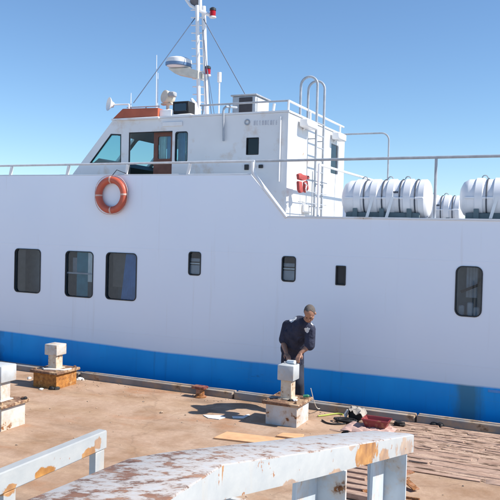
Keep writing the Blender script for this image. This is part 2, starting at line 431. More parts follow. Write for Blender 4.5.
# ------------------------------------------------------------------ the ship
ship = empty('ferry', (-6, 14.5, 0), 'white passenger ferry with blue lower hull and tall mast moored along the quay', 'ship')
SB = ship
ZD = 3.05                        # deck edge
ZB = 3.80                        # bulwark top
def rect(x0, y0, x1, y1, Y):
    p = [onY(x0, y0, Y), onY(x1, y0, Y), onY(x1, y1, Y), onY(x0, y1, Y)]
    return ((p[0].x+p[3].x)/2, (p[2].z+p[3].z)/2, (p[1].x+p[2].x)/2, (p[0].z+p[1].z)/2)
HW = [  # hull windows measured on the ship's side: rect, corner radius, kind
    (rect(14.8, 249, 40.5, 292.5, YH), .085, 'a'), (rect(65.5, 251.5, 93, 297, YH), .085, 'b'), (rect(106, 253, 136.5, 300, YH), .085, 'c'),
    (rect(188.8, 252, 200.7, 275.2, YH), .05, 'd'), (rect(282, 256.5, 295.5, 281.5, YH), .05, 'd2'), (rect(336, 266, 345.5, 285, YH), .012, 'f'),
    (rect(455.5, 266.5, 482, 316.5, YH), .10, 'g')]
XS0 = onY(251, 175.5, YH).x; XS1 = onY(285, 218, YH).x
BOW = -13.0; STERN = 9.0; FAR = 17.6
b = MB()
outer = [(BOW, -1.3), (STERN, -1.3), (STERN, ZD+.02), (XS1, ZD), (XS0, ZB-.02), (BOW, ZB+.03)]
b.holed(outer, [rrect(*r, rad) for r, rad, k in HW], lambda x, z: Vector((x, YH, z)), (0, .05, 0))
# bow: plan curve with flare; far side; transom
def bowcurve(t, s):  # t 0..1 from parallel side to stem
    x = BOW-8.5*t; half = (FAR-YH)/2*(1-t**2.2)
    return x, (YH+FAR)/2 - s*half
N = 14
for s_ in (1, -1):
    for i in range(N):
        for (z0, z1) in ((-1.3, ZD), (ZD, ZB+.03)):
            xa, ya = bowcurve(i/N, s_); xb, yb = bowcurve((i+1)/N, s_)
            b.quad((xa, ya, z0), (xb, yb, z0), (xb-.15*(i+1)/N*(z1 > ZD), yb, z1+.35*((i+1)/N)**2), (xa-.15*i/N*(z1 > ZD), ya, z1+.35*(i/N)**2))
b.quad((BOW, FAR, -1.3), (STERN, FAR, -1.3), (STERN, FAR, ZD), (BOW, FAR, ZD))
b.quad((BOW, FAR, ZD), (XS1, FAR, ZD), (XS0, FAR, ZB), (BOW, FAR, ZB+.03))
b.quad((STERN, YH, -1.3), (STERN, FAR, -1.3), (STERN, FAR, ZD), (STERN, YH, ZD))
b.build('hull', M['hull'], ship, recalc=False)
b = MB()
b.box((BOW, YH+.055, ZD-.06), (STERN-.02, FAR-.02, ZD-.012)); b.build('deck', M['grey'], ship)
# capping pipe of the bulwark, running down its sloping after end
b = MB()
capx = [(-19, YH+1.8, ZB+.2), (BOW, YH+.02, ZB+.03), (XS0-.01, YH+.02, ZB-.012)]
b.tube(capx, .022, 8); b.build('bulwark_cap', M['white'], ship)
b = MB(); b.tube([(XS0+.03, YH+.0, 4.01), (XS0+.035, YH, ZB+.06), (XS0+.07, YH, ZB-.02), (XS1+.03, YH, ZD+.0)], .034, 10); b.build('slanting_stanchion', M['white'], ship)
# thin sheer rub strip on deck edge aft
b = MB(); b.box((XS1+.02, YH-.02, ZD-.005), (STERN, YH+.05, ZD+.03), .006); b.build('deck_edge_bar', M['house'], ship)

def hull_window(r, rad, kind):
    x0, z0, x1, z1 = r
    f = MB()
    # gasket ring proud of the plating
    f.holed(rrect(x0-.006, z0-.006, x1+.006, z1+.006, rad+.006), [rrect(x0+.012, z0+.012, x1-.012, z1-.012, max(.01, rad-.012))], lambda x, z: Vector((x, YH-.012, z)), (0, .03, 0))
    fo = f.build('window', M['frame'], ship)
    g = MB(); L = rrect(x0+.002, z0+.002, x1-.002, z1-.002, rad)
    vs = [g.bm.verts.new(Vector((x, YH+.03, z))) for x, z in L]; g.bm.faces.new(vs)
    g.build('pane', M['glassdk'] if kind != 'f' else M['dark'], fo, recalc=False)
    # cabin recess behind it
    h = MB(); D = .55; e = .10
    for q in (((x0-e, YH+.06, z0-e), (x0-e, YH+D, z0-e), (x0-e, YH+D, z1+e), (x0-e, YH+.06, z1+e)),
              ((x1+e, YH+.06, z0-e), (x1+e, YH+D, z0-e), (x1+e, YH+D, z1+e), (x1+e, YH+.06, z1+e)),
              ((x0-e, YH+.06, z0-e), (x1+e, YH+.06, z0-e), (x1+e, YH+D, z0-e), (x0-e, YH+D, z0-e)),
              ((x0-e, YH+.06, z1+e), (x1+e, YH+.06, z1+e), (x1+e, YH+D, z1+e), (x0-e, YH+D, z1+e)),
              ((x0-e, YH+D, z0-e), (x1+e, YH+D, z0-e), (x1+e, YH+D, z1+e), (x0-e, YH+D, z1+e))): h.quad(*q)
    h.build('cabin_recess', M['inner'], fo, recalc=False)
    W = x1-x0; H = z1-z0
    def curtain(xa, xb, za, zb, mat, name='curtain', y=YH+.09, slant=0, folds=7):
        c = MB(); n = 28
        for i in range(n):
            a, bb = i/n, (i+1)/n
            ya = y+.015*math.sin(a*folds*2*math.pi); yb = y+.015*math.sin(bb*folds*2*math.pi)
            c.quad((xa+(xb-xa)*a+0, ya, za), (xa+(xb-xa)*bb, yb, za), (xa+slant+(xb-xa-slant)*bb, yb, zb), (xa+slant+(xb-xa-slant)*a, ya, zb))
        c.build(name, mat, fo, recalc=False)
    if kind == 'a': curtain(x0+.02, x0+W*.3, z0, z1, M['brownc'])
    if kind == 'b':
        curtain(x0+W*.76, x1-.01, z0+H*.34, z1-.02, M['palec'], y=YH+.05, folds=1); curtain(x0+W*.33, x0+W*.74, z0, z1, M['teal'], y=YH+.075)
        c = MB(); c.box((x0+.004, YH+.034, z0+H*.5), (x1-.004, YH+.05, z0+H*.535)); c.build('sash_bar', M['blind'], fo)
        curtain(x0+.02, x0+W*.3, z0+H*.5, z0+H*.85, M['blind'], y=YH+.2, folds=1)
    if kind == 'c':
        curtain(x0+W*.45, x1-.01, z0, z1, M['bluec'], y=YH+.06, slant=.1); curtain(x0+.02, x0+W*.45, z0+H*.25, z1, M['brownc'], y=YH+.2)
    if kind in ('d', 'd2'):
        curtain(x0, x1, z0+.02, z0+H*.43, M['blind'], 'blind', y=YH+.055, folds=0); curtain(x0, x1, z0+H*.58, z0+H*.72, M['blind'], 'blind', y=YH+.07, folds=0)
        c = MB(); c.box((x0+.004, YH+.05, z0+H*.47), (x1-.004, YH+.065, z0+H*.53)); c.build('sash_bar', M['palec'], fo)
    if kind == 'g':
        c = MB(); c.tube([(x0+.06, YH+.15, z0+H*.47), (x1-.02, YH+.15, z0+H*.66)], .022, 8); c.build('hand_bar', M['black'], fo)
        curtain(x0+W*.3, x0+W*.75, z0+H*.35, z1, M['blind'], y=YH+.3, folds=2)
        for k, hh in ((.2, .2), (.55, .27), (.8, .18)):
            c = MB(); c.box((x0+W*(k-.15), YH+.14, z0-.02), (x0+W*(k+.1), YH+.2, z0+H*hh), .02); c.build('seat_back', M['blind'], fo)
for wdw in HW: hull_window(*wdw)
b = MB(); q = rect(488, 389.6, 500, 392.6, YH); b.box((q[0], YH-.006, q[1]), (q[0]+.5, YH+.004, q[3]-.005)); b.build('painted_mark', M['bluemark'], ship)

# ---- wheelhouse and after cabin, one block
YW = 12.0; YF = 15.42; XA = onY(288.5, 113, YW).x; ZR = 4.94
def P(x, y): v = onY(x, y, YW); return (v.x, v.z)
fx_top, fz_top = P(112.5, 120.5); fz_top = ZR
sl_ = (P(113, 120)[0]-P(75, 171)[0])/(P(113, 120)[1]-P(75, 171)[1])
def fx(z): return fx_top-(ZR-z)*sl_
ZF = ZD-.01
b = MB()
side = [(fx(ZF), ZF), (XA, ZF), (XA, ZR), (fx_top, ZR)]
dx0, dz1 = P(129, 132.5); dx1 = P(172.5, 132)[0]
wx0, wz0 = P(174.6, 162.5); wx1, wz1 = P(188, 131.2)
cx0, cz0 = P(246, 155); cx1, cz1 = P(259, 137.3)
tri = [P(89.5, 163.3), P(121, 163.2), P(121.2, 134.2), P(111, 133.8)]
hol = [tri, [(dx0, ZF+.12), (dx1, ZF+.12), (dx1, dz1), (dx0, dz1)], rrect(wx0, wz0, wx1, wz1, .05), rrect(cx0, cz0, cx1, cz1, .015)]
b.holed(side, hol, lambda x, z: Vector((x, YW, z)), (0, .06, 0))
# far side wall with windows
far_h = [rrect(-8.9, 3.95, -8.1, 4.72, .05), rrect(-7.95, 3.95, -7.1, 4.72, .05)]
b.holed([(fx(ZF)+.0, ZF), (XA, ZF), (XA, ZR), (fx_top, ZR)], far_h, lambda x, z: Vector((x, YF, z)), (0, -.06, 0))
# sloping front with three windscreens
LEN = math.hypot(ZR-ZF, fx(ZF)-fx_top)
def fr(u, v):   # u across Y, v up the slope 0..LEN
    t = v/LEN; z = ZF+(ZR-ZF)*t; return Vector((fx(z), u, z))
v0 = LEN*(3.90-ZF)/(ZR-ZF); v1 = LEN*(4.74-ZF)/(ZR-ZF)
wy = [(YW+.14, YW+1.02), (YW+1.16, YF-1.16), (YF-1.02, YF-.14)]
nrm = Vector((ZR-ZF, 0, -(fx_top-fx(ZF)))).normalized()
b.holed([(YW+.062, 0), (YF-.062, 0), (YF-.062, LEN-.01), (YW+.062, LEN-.01)], [rrect(a, v0, c, v1, .05) for a, c in wy], fr, nrm*.06)
# after wall with a window
ax0 = onX(330.5, 173, XA); ax1 = onX(338.8, 146, XA)
awin = (ax0.y, ax0.z, ax1.y, ax1.z)
b.holed([(YW+.062, ZF), (YF-.062, ZF), (YF-.062, ZR-.002), (YW+.062, ZR-.002)], [rrect(*awin, .03)], lambda y, z: Vector((XA-.0, y, z)), (-.06, 0, 0))
# bulkhead between the bridge and the after cabin
b.box((-6.72, YW+.065, ZF), (-6.66, YF-.065, ZR-.06))
wh = b.build('wheelhouse', M['house'], ship)
b = MB(); b.prism([(fx_top-.02, YW-.015, ZR+.003), (XA+.02, YW-.015, ZR+.003), (XA+.02, YF+.015, ZR+.003), (fx_top-.02, YF+.015, ZR+.003)], (0, 0, .035)); b.build('roof', M['house'], wh)
b = MB(); b.prism([(fx(ZF)+.2, YW+.07, ZF+.005), (XA-.07, YW+.07, ZF+.005), (XA-.07, YF-.07, ZF+.005), (fx(ZF)+.2, YF-.07, ZF+.005)], (0, 0, .03)); b.build('floor', M['inner'], wh)
b = MB(); b.prism([(fx_top+.05, YW+.07, ZR-.05), (XA-.07, YW+.07, ZR-.05), (XA-.07, YF-.07, ZR-.05), (fx_top+.05, YF-.07, ZR-.05)], (0, 0, .03)); b.build('ceiling_lining', M['inner'], wh)
def pane(loop, fn, mat=M['glass'], name='window_pane', parent=None):
    g = MB(); g.bm.faces.new([g.bm.verts.new(fn(*p)) for p in loop]); return g.build(name, mat, parent or wh, recalc=False)
def gasket(loop, fn, ext, wd=.025):
    c = Vector((sum(p[0] for p in loop)/len(loop), sum(p[1] for p in loop)/len(loop), 0))
    inn = []
    for p in loop:
        d = Vector((p[0], p[1], 0))-c; L = d.length; q = c+d*(1-wd/L*1.15); inn.append((q.x, q.y))
    g = MB(); g.holed(loop, [inn], fn, ext); return g.build('window_frame', M['frame'], wh)
fS = lambda x, z: Vector((x, YW+.03, z)); fS2 = lambda x, z: Vector((x, YW-.004, z))
pane(tri, fS); gasket(tri, fS2, (0, .03, 0))
pane(rrect(wx0, wz0, wx1, wz1, .05), fS, M['glass']); gasket(rrect(wx0, wz0, wx1, wz1, .05), fS2, (0, .03, 0), .018)
pane(rrect(cx0, cz0, cx1, cz1, .015), fS, M['glassdk']); gasket(rrect(cx0, cz0, cx1, cz1, .015), fS2, (0, .03, 0), .014)
for r in far_h: pane(r, lambda x, z: Vector((x, YF-.03, z)))
for a, c in wy:
    L = rrect(a, v0, c, v1, .05); pane(L, lambda u, v: fr(u, v)+nrm*.03, name='windscreen')
pane(rrect(*awin, .03), lambda y, z: Vector((XA-.03, y, z)), M['glassdk'])
g = MB(); g.box((XA-.5, awin[0]-.1, awin[1]-.1), (XA-.45, awin[2]+.1, awin[3]+.1)); g.build('curtain', M['palec'], wh)
# curtains behind the blue-looking window, door leaf pushed half open, console and chair
def drape(xa, xb, za, zb, y, mat, folds=5, name='curtain'):
    c = MB(); n = 30
    for i in range(n):
        a, bb = i/n, (i+1)/n
        c.quad((xa+(xb-xa)*a, y+.02*math.sin(a*folds*6.28), za), (xa+(xb-xa)*bb, y+.02*math.sin(bb*folds*6.28), za), (xa+(xb-xa)*bb, y+.02*math.sin(bb*folds*6.28), zb), (xa+(xb-xa)*a, y+.02*math.sin(a*folds*6.28), zb))
    c.build(name, mat, wh, recalc=False)
drape(wx0-.02, wx0+.14, wz0-.1, wz1+.05, YW+.16, M['bluec'], 3); drape(wx0+.13, wx1+.05, wz0-.1, wz1+.05, YW+.2, M['teal'], 3)
lx0 = P(151.8, 140)[0]; lx1 = P(174.2, 140)[0]
qx0, qz0 = P(155.5, 158.5); qx1, qz1 = P(169, 135.5)
d = MB(); d.holed([(lx0, ZF+.05), (lx1, ZF+.05), (lx1, dz1+.05), (lx0, dz1+.05)], [rrect(qx0, qz0, qx1, qz1, .03)], lambda x, z: Vector((x, YW+.075, z)), (0, .04, 0))
dr = d.build('door', M['brown'], wh)
pane(rrect(qx0, qz0, qx1, qz1, .03), lambda x, z: Vector((x, YW+.095, z)), M['glass'])
drape(qx0-.02, (qx0+qx1)/2, qz0-.05, qz1+.05, YW+.16, M['palec'], 2); drape((qx0+qx1)/2, qx1+.02, qz0-.05, qz1+.05, YW+.18, M['bluec'], 2)
g = MB(); g.tube([(dx0+.012, YW+.01, ZF+.1), (dx0+.012, YW+.01, dz1-.01), (dx1, YW+.01, dz1-.01)], .014, 6); g.build('door_frame', M['frame'], wh)
g = MB(); g.prism([(-9.35, YW+.2, ZF+.03), (-8.6, YW+.2, ZF+.03), (-8.5, YW+.2, 4.06), (-9.0, YW+.2, 4.22), (-9.12, YW+.2, 4.14)], (0, 2.9, 0)); g.build('console', M['dark'], wh)
g = MB(); g.box((-7.85, 13.0, 3.45), (-7.4, 13.5, 3.56), .04); g.box((-7.45, 13.0, 3.5), (-7.33, 13.5, 4.3), .05); g.tube([(-7.62, 13.25, ZF+.03), (-7.62, 13.25, 3.46)], .05); g.build('helm_chair', M['black'], wh)
# side fittings
for (a, c, e, f_) in ((244.8, 164.6, 249, 170), (259, 164.8, 263.2, 168.2)):
    q = rect(a, c, e, f_, YW); g = MB(); g.box((q[0], YW-.03, q[1]), (q[2], YW-.003, q[3]), .006); g.build('vent', M['dark'], wh)
q = rect(163, 121.8, 182.7, 126.3, YW); g = MB(); g.box((q[0], YW-.025, q[1]), (q[2], YW-.003, q[3]), .006); g.build('strip_light', M['white'], wh)
q = rect(118, 119.8, 160, 121.6, YW); g = MB(); g.box((q[0], YW-.06, ZR-.01), (q[2], YW-.016, ZR+.03), .008); g.build('gutter_ledge', M['house'], wh)
pts = [onY(x, y, YW-.05) for x, y in ((223.5, 141), (223.3, 112), (224, 108.5), (226, 106.6))]
g = MB(); g.tube(pts+[pts[-1]+Vector((.1, .25, .02))], .022, 8); g.build('vent_pipe', M['rail'], wh)
p_ = onY(280.6, 120, YW-.03); g = MB(); g.tube([p_+Vector((0, 0, .06)), p_-Vector((0, 0, 1.1))], .014, 6); g.build('down_pipe', M['white'], wh)
# emblem ring and worn lettering (illegible in the picture)
c = onY(247.2, 122.3, YW-.006); g = MB()
g.tube([c+Vector((.045*math.cos(a*.3927), 0, .045*math.sin(a*.3927))) for a in range(16)], .014, 6, closed=True); g.build('emblem', M['rail'], wh)
g = MB(); rnd = random.Random(3)
for k in range(9):
    p_ = onY(254.6+k*2.75, 123.0-k*.07, YW-.004); hh = .042; ww = .030
    g.box((p_.x-ww/2, YW-.008, p_.z-hh), (p_.x-ww/2+.010, YW-.002, p_.z+hh))
    if k in (0, 3, 4, 6): g.box((p_.x+ww/2-.01, YW-.008, p_.z-hh), (p_.x+ww/2, YW-.002, p_.z+hh))
    for zz in ((1, 0), (1, -1), (1, 0, -1), (1, 0), (0,), (1, -1), (0, 1), (1,), (1, 0, -1))[k]:
        g.box((p_.x-ww/2+.010, YW-.008, p_.z+zz*(hh-.006)-.006), (p_.x+ww/2-.01, YW-.002, p_.z+zz*(hh-.006)+.006))
g.build('worn_lettering', M['text'], wh)
# orange coaming on the roof
o0 = P(113.5, 119.6); o1 = P(122.5, 108.2); ox = P(157.5, 110)[0]
g = MB(); zt = o1[1]-.01; zb_ = ZR+.042
g.prism([(fx_top+.0, YW+.01, zb_), (ox, YW+.01, zb_), (ox, YW+.01, zt-.02), (o1[0], YW+.01, zt)], (0, YF-YW-.02, 0)); g.build('roof_coaming', M['orange'], wh)
def ybox(x0, y0, x1, y1, Y, dep_, mat, name, parent=ship, bev=.012):
    q = rect(x0, y0, x1, y1, Y); g = MB(); g.box((q[0], Y, q[1]), (q[2], Y+dep_, q[3]), bev); return g.build(name, mat, parent)
ybox(158.6, 109.5, 171.5, 117.6, YW+.08, .4, M['white'], 'roof_locker')
bl = ybox(172.5, 101.2, 188.6, 113.4, YW+.15, .26, M['black'], 'floodlight')
q = rect(174.5, 103.5, 186.5, 111, YW+.15); g = MB(); g.box((q[0], YW+.135, q[1]), (q[2], YW+.149, q[3]), .004); g.build('lens', M['glassdk'], bl)
ybox(171, 113.8, 191, 117, YW+.1, .4, M['white'], 'floodlight_tray')
# searchlight on a stalk
c = onY(168, 97.5, YW+.5); g = MB(); g.lathe([(0, -.13), (.09, -.12), (.125, -.05), (.13, .09), (.115, .1), (0, .09)], c, (-.35, -.75, .1)); g.tube([c-Vector((0, 0, .11)), (c.x, c.y, ZR)], .035)
g.box(c-Vector((.14, .05, .15)), c+Vector((.12, .05, -.11)), .01)
g.build('searchlight', plain('cream_enamel', (.62, .56, .46), .5), ship)
c = onY(172.5, 94.5, YW+.42); g = MB(); g.box(c-Vector((.07, .07, .05)), c+Vector((.07, .07, .05)), .02); g.build('searchlight_motor', M['grey'], ship)
# loud hailer / small dish at the front of the roof
c = onY(111.3, 104.6, YW+.1); ax = Vector((-.55, -.8, .1)).normalized()
g = MB(); g.lathe([(0, -.05), (.05, -.05), (.07, 0), (.135, .05), (.14, .06), (.12, .05), (.05, .01), (0, .0)], c, ax, 26)
e = onY(129, 104.3, YW+.1); g.tube([c, e], .015, 8); g.tube([e, (e.x, e.y, ZR+.2)], .015, 8); g.build('loud_hailer', M['white'], ship)
# white curved cowl beside the mast foot
pts = [onY(x, y, 12.6) for x, y in ((194.6, 117), (195.2, 110), (194, 104), (191.5, 99))]
g = MB(); g.tube(pts, [.075, .07, .06, .03], 12); g.build('cowl_vent', M['white'], ship)
# low pipe rail along the forward roof, small whip aerials
g = MB(); g.tube([onY(127, 107.5, YW+.3), onY(160, 106, YW+.3)], .012, 6)
for xx in (131, 146, 159): p_ = onY(xx, 107, YW+.3); g.tube([p_, (p_.x, p_.y, ZR)], .012, 6)
g.build('roof_pipe', M['rail'], ship)
for (x0, y0, y1, Y) in ((130.7, 108, 93, YW+.35), (156.3, 107, 55, 12.8), (157.6, 107, 73, 13.6)):
    g = MB(); p0 = onY(x0, y0, Y); g.tube([(p0.x, Y, ZR), onY(x0+.4, y1, Y)], [.012, .006], 6); g.build('whip_aerial', M['white'], ship)
p0 = onY(218.7, 118, 13.8); g = MB(); t_ = onY(219.4, 82, 13.8); g.tube([(p0.x, 13.8, ZR), t_], .018, 8); g.tube([t_, onY(219.5, 72.5, 13.8)], .045, 10); g.build('aerial', M['white'], ship)
# ventilator box on roof behind the rail
q = rect(232.3, 96, 255.5, 116.5, YW+.5)
g = MB(); g.box((q[0], YW+.5, ZR+.035), (q[2], YW+1.15, q[3]), .012)
vb = g.build('ventilation_unit', M['rail'], ship)
g = MB(); W_ = q[2]-q[0]
g.box((q[0]+W_*.30, YW+.488, q[1]+.06), (q[2]-W_*.14, YW+.498, q[3]-.03)); g.build('grille', plain('dark_grille', (.05, .045, .05), .6), vb)
g = MB(); g.box((q[2]+.004, YW+.56, q[1]+.06), (q[2]+.014, YW+1.1, q[3]-.04)); g.build('side_panel', M['house'], vb)
g = MB(); g.box((q[0]-.03, YW+.47, q[3]+.002), (q[2]+.03, YW+1.18, q[3]+.03), .006); g.build('lid', M['grey'], vb)

# ---- mast with radar, lamps, rungs and stays
YM = 13.5
m0 = onY(203.5, 116, YM); m1 = onY(200.3, 6, YM); m2 = onY(199.6, -40, YM)
g = MB(); g.tube([(m0.x-.07, YM-.05, ZR), m1-Vector((.05, .05, 0))], .042, 10); g.tube([(m0.x+.07, YM+.05, ZR), m1+Vector((.05, .05, 0))], .048, 10)
for k in range(16):
    t = (k+.5)/16; p_ = Vector((m0.x, YM, ZR)).lerp(m1, t); g.tube([p_+Vector((-.2, -.06, 0)), p_+Vector((.09, .04, 0))], .013, 6)
g.tube([m1-Vector((0, 0, .1)), m2], .04, 10)
mast = g.build('mast', M['white'], ship)
g = MB(); g.tube([onY(184.5, -3, YM), onY(190.5, 5.5, YM), onY(199, 10.5, YM), onY(210.5, 15.5, YM)], .035, 8); g.tube([onY(185, -12, YM), onY(184.5, -2, YM)], .04, 8); g.build('cross_arm', M['white'], mast)
g = MB(); pl = [onY(x, y, YM+.02) for x, y in ((190, -6), (198.5, -6), (198.5, 8), (190, 3.5))]; g.prism(pl, (0, .04, 0)); g.build('signal_board', plain('grey_brown_board', (.17, .15, .15), .7), mast)
def lamp(x, y, xarm, yarm):
    c = onY(x, y, YM); g = MB(); g.tube([onY(xarm, yarm, YM), c-Vector((.02, 0, .12))], .018, 8); g.lathe([(0, -.12), (.075, -.115), (.07, -.09), (.0, -.09)], c, n=16)
    lo = g.build('navigation_lamp', M['white'], mast)
    g = MB(); g.lathe([(.0, -.09), (.06, -.088), (.066, 0), (.058, .03), (0, .03)], c, n=16); g.build('lens', M['redlamp'], lo)
    g = MB(); g.lathe([(0, .032), (.07, .032), (.068, .075), (.03, .1), (0, .1)], c, n=16); g.build('lamp_cap', M['dark'], lo)
lamp(212.8, 12.2, 205, 12.5); lamp(207.6, 70.5, 202.6, 73)
# radar: rotating-array housing on a bracket
c = onY(179, 63.5, YM); g = MB()
prof = [(0, -.11), (.2, -.11), (.27, -.07), (.285, 0), (.27, .08), (.2, .115), (0, .125)]
g.lathe(prof, c, (.06, 0, 1), 32)
rd = g.build('radar', M['white'], mast)
g = MB(); g.lathe([(.262, -.075), (.288, -.06), (.292, -.005), (.262, -.005)], c, (.06, 0, 1), 32); g.build('radar_band', plain('blue_band', (.14, .24, .40), .5), rd)
g = MB(); e = onY(201, 72, YM); g.prism([c+Vector((-.2, -.13, -.12)), c+Vector((.3, -.13, -.14)), Vector((e.x, YM-.13, e.z)), Vector((e.x, YM-.13, e.z-.16)), c+Vector((-.02, -.13, -.24))], (0, .26, 0)); g.build('radar_bracket', plain('cream_bracket', (.62, .60, .52), .5), mast)
def wire(a, b_, r=.011, mat=M['stay'], name='stay_wire', parent=mast):
    g = MB(); g.tube([a, b_], r, 6); return g.build(name, mat, parent)
wire(onY(196.5, 16, YM), onY(133.5, 103, YW+.3), .009); wire(onY(203.5, 19, YM), (lambda v: v)(onY(246, 96, 14.2)), .009)
wire(onY(203, 30, YM), onY(206.5, 106, 12.9), .008); wire(onY(204, 40, YM), onY(211.5, 116, 13.0), .008); wire(onY(206, 60, YM), onY(214.5, 116, 13.2), .006)

# ---- rails
def rail_set(name, pts, posts, r=.02, mat=M['rail'], pm=None, pr=None):
    g = MB(); g.tube(pts, r, 8); o = g.build(name, mat, ship)
    for a, b_ in posts:
        g = MB(); g.tube([a, b_], pr or r, 8); g.build('post', pm or mat, o)
    return o
Yr = YH+.03
zr = 4.03
posts = []
for (xt, yt) in ((12, 168), (69, 167), (128, 166), (190, 165)):
    v = onY(xt, yt, Yr); posts.append(((v.x, Yr, zr-.02), (v.x-.05, Yr, ZB-.01)))
rail_set('bulwark_railing', [(-15, Yr+.2, zr+.03), (-11, Yr, zr), (onY(254.5, 160, Yr).x, Yr, zr)], posts, .021, M['railp2'], M['white'], .032)
xs = [onY(436.3, 158, Yr).x, onY(436.3, 158, Yr).x+2.6, onY(436.3, 158, Yr).x+5.2]
rail_set('deck_railing', [(onY(256, 160, Yr).x, Yr, zr), (STERN-.5, Yr, zr+.03)], [((x_, Yr, zr), (x_, Yr, ZD)) for x_ in xs], .023)
# wheelhouse roof rail along the side and across the after edge
a = onY(200, 106, YW+.03); c1 = onY(289.8, 100.5, YW+.03); zq = c1.z
c2 = Vector((XA-.02, YF-.05, zq))
rail_set('roof_railing', [(a.x, YW+.03, zq), (XA-.02, YW+.03, zq)], [((onY(xx, 105, YW+.03).x, YW+.03, zq), (onY(xx, 105, YW+.03).x, YW+.03, ZR)) for xx in (203, 229.5)], .018)
rail_set('after_roof_railing', [(XA-.02, YW+.03, zq+.0), c2], [((XA-.02, yy, zq), (XA-.02, yy, ZR)) for yy in (YW+.04, YW+1.2, YF-.3)], .022, M['white'])
p_ = onY(274, 103, YW+.15); g = MB(); g.tube([onY(272.8, 114, YW+.15), onY(274.3, 103.5, YW+.15)], .028, 8); g.build('roof_fitting', M['white'], ship)
# handrail across the after deck (runs athwartships)
p_ = onX(319, 164.5, XA+.5); rail_set('athwart_railing', [(XA+.5, p_.y, p_.z), (XA+.5, 17.0, p_.z)], [((XA+.5, p_.y, p_.z), (XA+.5, p_.y, ZD)), ((XA+.5, 16.9, p_.z), (XA+.5, 16.9, ZD))], .024, M['white'])
for zz in (3.35, 3.56, 3.78):
    g = MB(); g.tube([(XA+.22, YW+.05, zz), (XA+.22, 13.6, zz)], .009, 6); g.build('guard_wire', M['rail'], ship)
g = MB(); g.tube([(XA+.22, YW+.75, 3.05), (XA+.22, YW+.75, 3.95)], .012, 6); g.build('guard_post', M['rail'], ship)
g = MB()
u = [onX(309, 205, XA+.02), onX(309, 213, XA+.02)]
g.box((XA+.004, u[0].y-.35, u[1].z), (XA+.06, u[0].y+.1, u[0].z), .01); g.build('socket_box', M['white'], ship)
# pipe arch behind
d0 = onY(344, 133.5, 15.0); d1 = onY(384, 133, 15.0); d2 = onY(390, 140, 15.0)
g = MB(); g.tube([(d0.x, 15, d1.z), (d1.x-.05, 15, d1.z)]+arc((d1.x-.05, 15, d1.z-.16), .16, 90, 0, (1, 0, 0), (0, 0, 1), 6)+[(d1.x+.11, 15, ZD)], .018, 8); g.build('pipe_arch', M['rail'], ship)

# ---- ladder with hooped handrails over the roof edge
lad = []
for xb, yb in ((314.0, 216), (321.2, 216)):
    lad.append(onX(xb, yb, XA+.16).y)
hz = [onX(314, 82, XA+.08).z, onX(320, 86, XA+.08).z]
g = MB()
for k, yy in enumerate(lad):
    top = 5.62
    r_ = .17
    pts = [(XA+.16, yy, ZD), (XA+.16, yy, top)] + arc((XA+.16-r_, yy, top), r_, 0, 180, (1, 0, 0), (0, 0, 1), 12) + [(XA+.16-2*r_, yy, ZR)]
    g.tube(pts, .024, 10)
for i in range(8):
    zz = ZD+.22+i*.235; g.tube([(XA+.16, lad[0], zz), (XA+.16, lad[1], zz)], .014, 8)
for zz in (3.3, 4.6): 
    for yy in lad: g.tube([(XA+.16, yy, zz), (XA, yy, zz)], .012, 6)
g.build('ladder', M['rail'], ship)
# floodlights on the after wall
for (x, y, sz) in ((308, 124.5, .55), (338.5, 137, .5)):
    c = onX(x, y, XA+.1)
    g = MB(); g.box((XA+.03, c.y-sz/2, c.z-.075), (XA+.20, c.y+sz/2, c.z+.075), .02); g.tube([(XA, c.y, c.z-.1), (XA+.1, c.y, c.z)], .02)
    fl = g.build('wall_lamp', M['white'], ship)
    g = MB(); g.box((XA+.2, c.y-sz/2+.04, c.z-.055), (XA+.206, c.y+sz/2-.04, c.z+.055)); g.build('lens', M['palec'], fl)
# signal halyard aft and little wire between the rafts

# ------------------------------------------------------------------ things on the ship
# lifebuoy
def lifebuoy():
    c = onY(111.3, 195, YH-.075)
    t = empty('lifebuoy', c, 'orange lifebuoy ring hanging on the white ship side below the wheelhouse', 'lifebuoy')
    R_, r_ = .29, .068
    g = MB(); g.tube([c+Vector((R_*math.cos(2*math.pi*k/40), 0, R_*math.sin(2*math.pi*k/40))) for k in range(40)], r_, 14, closed=True); g.build('ring', M['buoy'], t)
    for a in (2, 92, 182, 272):
        g = MB(); pts = [c+Vector((R_*math.cos(math.radians(a+s_)), 0, R_*math.sin(math.radians(a+s_)))) for s_ in (-3.2, 0, 3.2)]
        g.tube(pts, r_+.004, 14); g.build('band', M['bandc'], t)
    g = MB(); pts = []
    for k in range(49):
        a = 2*math.pi*k/48; pts.append(c+Vector(((R_+r_+.012+.02*abs(math.sin(2*a)))*math.cos(a), -.01, (R_+r_+.012+.02*abs(math.sin(2*a)))*math.sin(a))))
    g.tube(pts, .006, 6); g.build('grab_line', M['bandc'], t)
    g = MB(); g.tube([c+Vector((.0, .0, R_+r_)), c+Vector((.1, .02, R_+.19)), onY(126, 173.5, YH-.01)], .008, 6); g.build('hanger', M['strap'], t)
lifebuoy()

